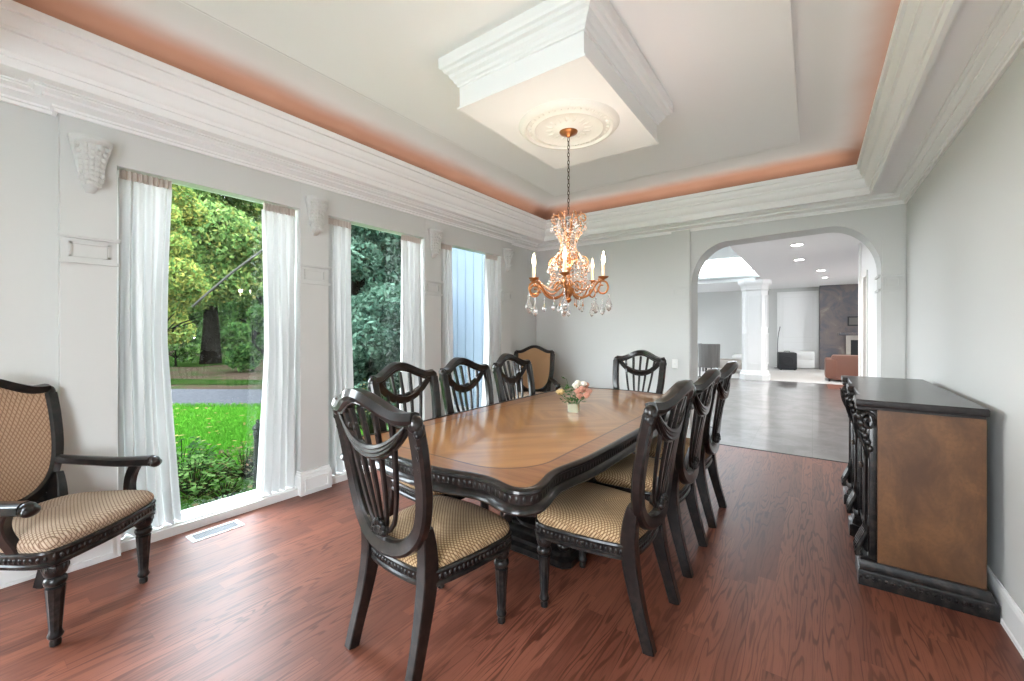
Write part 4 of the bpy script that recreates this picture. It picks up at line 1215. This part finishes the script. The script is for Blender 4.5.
t = thing('pole_lamp', 'slender curved dark floor pole behind the box speaker', 'lamp', (-1.0, 17.75, .005))
b = MB(); b.tube(smooth_pts([(0, 0, .01), (-.02, 0, .8), (0, 0, 1.2), (.06, 0, 1.50)], 2), .012, 6); obj('pole', b, M['ventgrey'], t)
b = MB(); b.lathe([(.12, 0), (.12, .015), (.02, .025)], seg=20); obj('base', b, M['ventgrey'], t)
t = thing('low_cabinet', 'low white cabinet standing against the double door', 'cabinet', (-.22, 18.1, .005))
b = MB(); b.cbox(-.28, .28, -.15, .15, .03, .62, .01); obj('body', b, M['white'], t)
b = MB(); b.cbox(-.26, .26, -.165, -.15, .33, .60, .004); obj('drawer', b, M['white'], t); b = MB(); b.cbox(-.26, .26, -.165, -.15, .05, .31, .004); obj('drawer', b, M['white'], t)
# downlights
DL = [(-.2, 8.05, 2.76, 'recessed downlight in the hall ceiling, nearest the archway'), (-.21, 9.8, 2.76, 'recessed downlight in the hall ceiling, second from the archway'), (.16, 11.9, 2.76, 'recessed downlight in the hall ceiling, third from the archway'), (.3, 15.2, 2.93, 'recessed downlight in the far room ceiling')]
d0 = None
for x, y, z, lab in DL:
    if d0 is None:
        d0 = thing('ceiling_downlight', lab, 'ceiling light', (x, y, z), 0, 'recessed downlights past the archway')
        b = MB(); b.lathe([(.075, 0), (.095, -.004), (.098, -.010), (.080, -.012), (.072, -.004)], seg=28); obj('trim_ring', b, M['white'], d0)
        b = MB(); b.lathe([(.002, -.007), (.074, -.007), (.074, -.003)], seg=24); obj('lens', b, M['lens'], d0)
    else: dup(d0, (x, y, z), 0, lab)
    l = bpy.data.lights.new('downlight_beam', 'SPOT'); l.energy = 40; l.spot_size = 2.2; l.spot_blend = .7; l.color = (1, .93, .84); l.shadow_soft_size = .07
    o = bpy.data.objects.new('downlight_beam', l); C.objects.link(o); o.location = (x, y, z-.03)

# ------------------------------------------------------------------ outdoors
GZ = -.15
F = Vector((-.586, .810)); Rr = Vector((.810, .586))
def W(d, lat, z=0): p = F*d+Rr*lat; return (p.x, p.y, z)
b = MB(); b.add([(-3.78, -30, GZ-.02), (-3.78, 40, GZ-.02), (-90, 90, GZ-.02), (-90, -60, GZ-.02)], [(0, 1, 2, 3)])
struct('ground', b, M['soil'], label='brown and green woodland ground past the driveway', cat='ground')
struct('bounce_ground', MB().box(-3.78, 30, -25, YF-.2, GZ-.1, GZ+.06), M['bounce_pale'], label='added unseen pale ground behind the camera that bounces daylight', cat='bounce_ground')  # unseen reflector ground, added to bounce light up to the ceiling
def strip(name, d0, d1, lat0, lat1, z, m, label, cat, wav=.2):
    n = 30; vs = []
    for i in range(n+1):
        la = lat0+(lat1-lat0)*i/n
        a = W(d0+wav*math.sin(la*.55), la, z); c = W(d1+wav*math.sin(la*.4+1), la, z)
        vs += [a, c]
    vs = [(min(v[0], -3.79), v[1], v[2]) for v in vs]
    return struct(name, MB().add(vs, [(2*i, 2*i+1, 2*i+3, 2*i+2) for i in range(n)]), m, label=label, cat=cat)
strip('driveway', 8.4, 11.0, -22, 6, GZ-.008, M['drive'], 'pale asphalt driveway beyond the lawn', 'driveway')
strip('lawn', -2.0, 8.5, -16, 5, GZ, M['lawn'], 'bright green front lawn', 'lawn')
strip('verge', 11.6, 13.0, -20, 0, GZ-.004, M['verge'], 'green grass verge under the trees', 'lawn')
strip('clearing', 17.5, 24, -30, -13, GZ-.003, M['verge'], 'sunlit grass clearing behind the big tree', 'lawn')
# grass blades near the window
rng = np.random.default_rng(3)
def blades(n):
    d = rng.uniform(2.3, 8.6, n)**1.0; lat = -d*rng.uniform(.55, .92, n)
    x = F.x*d+Rr.x*lat; y = F.y*d+Rr.y*lat
    k = x < -3.9; x = x[k]; y = y[k]; n = len(x)
    a = rng.uniform(0, 2*PI, n); h = rng.uniform(.03, .07, n); w = rng.uniform(.004, .008, n)
    vs = np.zeros((n, 3, 3)); vs[:, 0] = np.stack([x-w*np.cos(a), y-w*np.sin(a), np.full(n, GZ)], 1)
    vs[:, 1] = np.stack([x+w*np.cos(a), y+w*np.sin(a), np.full(n, GZ)], 1)
    vs[:, 2] = np.stack([x+rng.normal(0, .02, n), y+rng.normal(0, .02, n), GZ+h], 1)
    return vs.reshape(-1, 3).tolist(), [(3*i, 3*i+1, 3*i+2) for i in range(n)]
def raw(name, vs, fs, m, parent=None):
    me = bpy.data.meshes.new(name); me.from_pydata(vs, [], fs); me.materials.append(m); o = bpy.data.objects.new(name, me); C.objects.link(o)
    if parent: o.parent = parent
    return o
vs, fs = blades(26000); tag(raw('grass', vs, fs, M['grass']), 'short green grass of the lawn outside the first window', 'grass', kind='stuff')
n = 150; vs = []; fs = []
for i in range(n):
    d = rng.uniform(2.8, 8.4); la = -d*rng.uniform(.58, .9); p = W(d, la, GZ+.05+.02*rng.random()); s = .03+.03*rng.random(); a = rng.random()*6.28
    q4 = [(p[0]+s*math.cos(a+k*PI/2)*(1 if k % 2 else .5), p[1]+s*math.sin(a+k*PI/2)*(1 if k % 2 else .5), p[2]+.01*rng.random()) for k in range(4)]
    if p[0] > -3.95: continue
    fs.append(tuple(range(len(vs), len(vs)+4))); vs += q4
tag(raw('fallen_leaves', vs, fs, M['fallen']), 'scattered yellow fallen leaves on the lawn', 'leaves', kind='stuff')

def leaf_cloud(blobs, per, size, shell=.55):
    """blobs: (x,y,z,rx,ry,rz)"""
    V = []; 
    for bx, by, bz, rx, ry, rz in blobs:
        n = per
        u = rng.normal(size=(n, 3)); u /= np.linalg.norm(u, axis=1)[:, None]
        r = shell+(1-shell)*rng.random(n)**.5
        c = u*r[:, None]*np.array([rx, ry, rz])+np.array([bx, by, bz])
        t1 = rng.normal(size=(n, 3)); t1 /= np.linalg.norm(t1, axis=1)[:, None]
        t2 = np.cross(t1, rng.normal(size=(n, 3))); t2 /= np.linalg.norm(t2, axis=1)[:, None]
        s = size*(.6+.8*rng.random(n))[:, None]
        q = np.stack([c-t1*s, c-t2*s*.5+t1*s*.1, c+t1*s, c+t2*s*.5+t1*s*.1], 1)
        V.append(q.reshape(-1, 3))
    V = np.concatenate(V); m = len(V)//4
    return V.tolist(), [(4*i, 4*i+1, 4*i+2, 4*i+3) for i in range(m)]
def tree(name, loc, hgt, rad, z0, m, per, size, nblob, label, cat='tree', trunk=.25, group=None, flat=.7, lean=0):
    t = thing(name, label, cat, (loc[0], loc[1], GZ), 0, group)
    rr = random.Random(int(abs(loc[0]*100)))
    blobs = []
    for i in range(nblob):
        u = (i+.5)/nblob; z = z0+(hgt-z0)*u; sh = math.sin(PI*min(1, .15+.85*u))**.6 if flat > .5 else (1-u*.85)
        a = rr.random()*2*PI; r = rad*sh*rr.random()**.5*.75
        k = rad*(.34+.22*rr.random())*(.6+.4*sh)
        blobs.append((r*math.cos(a), r*math.sin(a), z, k, k, k*.75))
    v, f = leaf_cloud(blobs, per, size); raw('foliage', v, f, m, t)
    b = MB(); b.tube([(0, 0, 0), (.05, 0, z0*.4), (lean*.5, 0, z0), (lean, 0, hgt*.75)], trunk, 10, scale=lambda u: 1.25-.95*u)
    for k in range(7):
        a = rr.random()*2*PI; zz = z0*(.75+.5*rr.random()); L = rad*.7
        b.tube([(lean*.3, 0, zz), (L*.5*math.cos(a), L*.5*math.sin(a), zz+L*.35), (L*math.cos(a), L*math.sin(a), zz+L*.55)], trunk*.33, 6, scale=lambda u: 1-.8*u)
    obj('trunk', b, M['bark'], t)
    return t
p = W(19, -13.8); tree('maple_tree', p, 11, 3.6, 3.3, M['leafA'], 2800, .11, 26, 'large green-yellow leafy tree with thick trunk beyond the driveway', trunk=.36)
tree('spruce_tree', W(25.5, -15.6), 11, 1.6, 1.6, M['leafB'], 1500, .11, 16, 'darker tree to the right of the big leafy tree', trunk=.38)
tree('maple_tree', W(13.0, -11.0), 8.2, 1.6, 1.3, M['leafY'], 2200, .07, 16, 'bushy yellow-green tree by the left curtain of the first window', trunk=.12)
G2 = 'trees in the woodland backdrop'
BL = ['woodland tree at the far left, mostly behind the first curtain', 'woodland tree mostly behind the pilaster between the first two windows', 'woodland tree mostly hidden by the middle window curtain', 'dark woodland tree seen past the left of the big trunk', 'dark woodland tree seen past the right of the big trunk', 'hazy tree deep in the woodland, farther left', 'hazy tree deep in the woodland, farther right']
for i, (d, la, rd) in enumerate(((31, -33.5, 2.8), (25, -10.6, 2.6), (27, -4.5, 2.6), (31, -25.6, 2.7), (31, -18.2, 2.7), (41, -32.5, 4.2), (41, -23, 4.2))):
    tree('woodland_tree', W(d, la), 15, rd, .9, M['leafB' if i % 2 else 'leafA'], 1300, .22, 22, BL[i], group=G2, trunk=.3)
tree('shrub', W(27, -18.7), 5.0, 2.3, .2, M['leafB'], 1300, .12, 16, 'tall dark thicket behind and right of the big trunk', 'shrub', trunk=.08)
tree('shrub', W(27, -23.8), 4.4, 1.9, .3, M['leafA'], 900, .12, 12, 'tall thicket behind and left of the big trunk', 'shrub', trunk=.08)
tree('shrub', W(15.5, -9.7), 2.3, 1.3, .3, M['leafB'], 500, .09, 6, 'low dark shrub under the trees at the right of the first window', 'shrub', trunk=.05)
tree('shrub', W(17.5, -14.2), 1.6, 1.0, .3, M['leafD'], 400, .09, 5, 'low light green shrub between the big trunk and the yellow-green tree', 'shrub', trunk=.05)
# pale leaning branch
b = MB(); b.tube([W(12.6, -9.7, 2.1), W(12.4, -9.2, 2.4), W(12.2, -8.2, 3.1), W(12.0, -6.6, 4.15)], .035, 7); tag(obj('bare_branch', b, M['pale_bark']), 'pale bare branch slanting across the big tree crown', 'branch')
# evergreen outside the middle window
p = W(7.3, -2.75)
t = thing('evergreen_tree', 'dense blue-green evergreen filling the middle window', 'tree', (p[0], p[1], GZ))
blobs = []
rr = random.Random(9)
for i in range(84):
    z = .3+6.5*rr.random(); s = 1-.06*z; a = rr.random()*2*PI; r = .84*s*rr.random()**.5
    blobs.append((r*math.cos(a), r*math.sin(a)*1.0, z, .46, .46, .36))
v, f = leaf_cloud(blobs, 1300, .045, .5); raw('foliage', v, f, M['leafC'], t)
b = MB(); b.tube([(0, 0, 0), (0, .05, 2.5), (0, 0, 6)], .16, 8, scale=lambda u: 1.1-.8*u); obj('trunk', b, M['bark'], t)
# second one behind to close the gap
p = W(11.3, -3.7)
t = thing('evergreen_tree', 'evergreen standing behind and left of the one in the middle window', 'tree', (p[0], p[1], GZ))
v, f = leaf_cloud([(x*1.8, y*1.4, z*1.1, 1.0, 1.0, .75) for x, y, z, *_ in blobs], 900, .08, .6); raw('foliage', v, f, M['leafC'], t)
b = MB(); b.tube([(0, 0, 0), (0, .05, 2.5), (0, 0, 6)], .18, 8, scale=lambda u: 1.1-.8*u); obj('trunk', b, M['bark'], t)
# shrubs and perennials just outside the glass
def leafy(name, loc, r, h, n, size, m, label, seed):
    rr = random.Random(seed); t = thing(name, label, 'plant', (loc[0], loc[1], GZ))
    st = MB(); vs = []; fs = []
    for k in range(n):
        a = rr.random()*2*PI; rad = r*rr.random()**.6; z = h*(.35+.65*rr.random())*(1-.4*rad/r)
        tip = Vector((rad*math.cos(a), rad*math.sin(a), z)); 
        if k % 4 == 0: st.tube([(0, 0, 0), tuple(tip*.5+Vector((0, 0, z*.15))), tuple(tip)], .004, 4)
        u = Vector((math.cos(a+rr.uniform(-1, 1)), math.sin(a+rr.uniform(-1, 1)), rr.uniform(-.5, .6))).normalized()*size*rr.uniform(.7, 1.3)
        s = u.cross(Vector((0, 0, 1))).normalized()*size*.38; m0 = tip+u*.5
        bb_ = len(vs); vs += [tuple(tip), tuple(m0+s), tuple(tip+u), tuple(m0-s), tuple(m0-Vector((0, 0, size*.12)))]
        fs += [(bb_, bb_+1, bb_+4), (bb_+1, bb_+2, bb_+4), (bb_+2, bb_+3, bb_+4), (bb_+3, bb_, bb_+4)]
    raw('foliage', vs, fs, M[m], t); obj('stem', st, M['outstem'], t)
leafy('garden_shrub', (-4.55, 1.36), .34, .42, 260, .06, 'leafD', 'leafy green plant outside the lower left of the first window', 2)
leafy('garden_shrub', (-4.75, 1.85), .42, .40, 420, .035, 'leafR', 'fine-leaved low russet bush outside the first window', 3)
leafy('garden_shrub', (-5.2, 1.45), .30, .48, 200, .07, 'leafB', 'broad-leaved plant farther out by the left curtain', 4)
leafy('garden_shrub', (-4.25, 1.50), .25, .22, 180, .035, 'leafD', 'low groundcover plant against the first window pane', 5)
leafy('garden_shrub', (-5.1, 3.6), .5, .95, 300, .05, 'leafR', 'wispy tall weeds at the foot of the evergreen', 6)
t = thing('garden_post', 'grey-green garden post with rounded cap outside the first window', 'post', (-4.42, 1.84, GZ))
b = MB(); b.lathe([(.050, 0), (.050, .03), (.038, .05), (.034, .08), (.034, .50), (.040, .52), (.040, .545), (.028, .56)], seg=16, flute=(0, .09, .5, .08)); obj('shaft', b, M['lantern'], t)
b = MB(); b.lathe([(.03, .555), (.048, .57), (.048, .585), (.036, .61), (.014, .63), (.018, .645), (.012, .66), (.002, .668)], seg=16); obj('cap', b, M['lantern'], t)
# neighbouring wing with blue siding
t = thing('house_wing', 'pale blue vertical-board house wing outside the third window', 'building', (0, 0, 0))
b = MB(); b.box(-6.35, -3.80, 5.62, 5.72, GZ-.05, 5.0)
for k in range(13): b.box(-6.33+k*.2, -6.315+k*.2, 5.608, 5.62, GZ, 5.0)
obj('siding_wall', b, M['siding'], t, False)
b = MB(); b.box(-6.42, -6.28, 5.59, 5.735, GZ, 5.0); obj('corner_board', b, mat('corner_board_blue', (.08, .11, .15), .5), t, False)

# ------------------------------------------------------------------ light
w = bpy.data.worlds.new('sky'); SC.world = w; w.use_nodes = True
N, L = w.node_tree.nodes, w.node_tree.links
bg = N['Background']
tc = N.new('ShaderNodeTexCoord'); sp = N.new('ShaderNodeSeparateXYZ'); L.new(tc.outputs['Generated'], sp.inputs[0])
rp = N.new('ShaderNodeValToRGB'); L.new(sp.outputs[2], rp.inputs[0])
rp.color_ramp.elements[0].position = .0; rp.color_ramp.elements[0].color = (.93, .97, 1.0, 1)
rp.color_ramp.elements[1].position = .7; rp.color_ramp.elements[1].color = (.76, .88, 1.0, 1)
L.new(rp.outputs[0], bg.inputs[0]); bg.inputs[1].default_value = 6.0
sun = bpy.data.lights.new('sun', 'SUN'); sun.energy = 1.2; sun.angle = .09; sun.color = (1, .95, .86)
so = bpy.data.objects.new('sun', sun); C.objects.link(so)
so.rotation_euler = Vector((-.75, .10, -.65)).to_track_quat('-Z', 'Y').to_euler()
def portal(loc, rot, sx, sy):
    l = bpy.data.lights.new('daylight_portal', 'AREA'); l.shape = 'RECTANGLE'; l.size = sx; l.size_y = sy; l.cycles.is_portal = True
    o = bpy.data.objects.new('daylight_portal', l); C.objects.link(o); o.location = loc; o.rotation_euler = rot
for y0, y1 in WIN+[(-1.6, -.1)]: portal((-3.75, (y0+y1)/2, 1.25), (0, -PI/2, 0), 2.35, y1-y0)
portal((-.7, YF-.15, 1.55), (PI/2, 0, 0), 1.6, 1.9)
portal((-3.3, 9.8, 5.1), (0, 0, 0), 1.4, 1.4)
portal((-6.15, 9.6, 1.75), (0, -PI/2, 0), 1.7, 7.2); portal((-6.15, 15.6, 1.5), (0, -PI/2, 0), 1.8, 2.0)
portal((5.95, 13.0, 1.6), (0, PI/2, 0), 1.4, 2.4)

# cove lighting lying in the trough behind the tray moulding
cx_, cy_ = (LX0+LX1)/2, (LY0+LY1)/2
for nm, loc, rot, sx in (('a', (LX0-.10, cy_, 2.985), (0, PI+.5, 0), 4.8), ('b', (LX1+.10, cy_, 2.985), (0, PI-.5, 0), 4.8), ('c', (cx_, LY0-.10, 2.985), (PI-.5, 0, 0), 3.3), ('d', (cx_, LY1+.10, 2.985), (PI+.5, 0, 0), 3.3)):
    l = bpy.data.lights.new('cove_light', 'AREA'); l.shape = 'RECTANGLE'; l.energy = .7; l.color = (1, .88, .78)
    if nm in 'ab': l.size = .05; l.size_y = sx
    else: l.size = sx; l.size_y = .05
    o = bpy.data.objects.new('cove_light', l); C.objects.link(o); o.location = loc; o.rotation_euler = rot

vsn = SC.view_settings
vsn.view_transform = 'Standard'; vsn.look = 'None'; vsn.gamma = 1; vsn.use_curve_mapping = False
vsn.exposure = 2.12
SC.cycles.use_denoising = True
try: SC.cycles.denoiser = 'OPENIMAGEDENOISE'
except Exception: pass
SC.cycles.max_bounces = 10; SC.cycles.diffuse_bounces = 8; SC.cycles.glossy_bounces = 4; SC.cycles.transmission_bounces = 8; SC.cycles.transparent_max_bounces = 16
SC.cycles.sample_clamp_indirect = 8; SC.cycles.caustics_reflective = False; SC.cycles.caustics_refractive = False
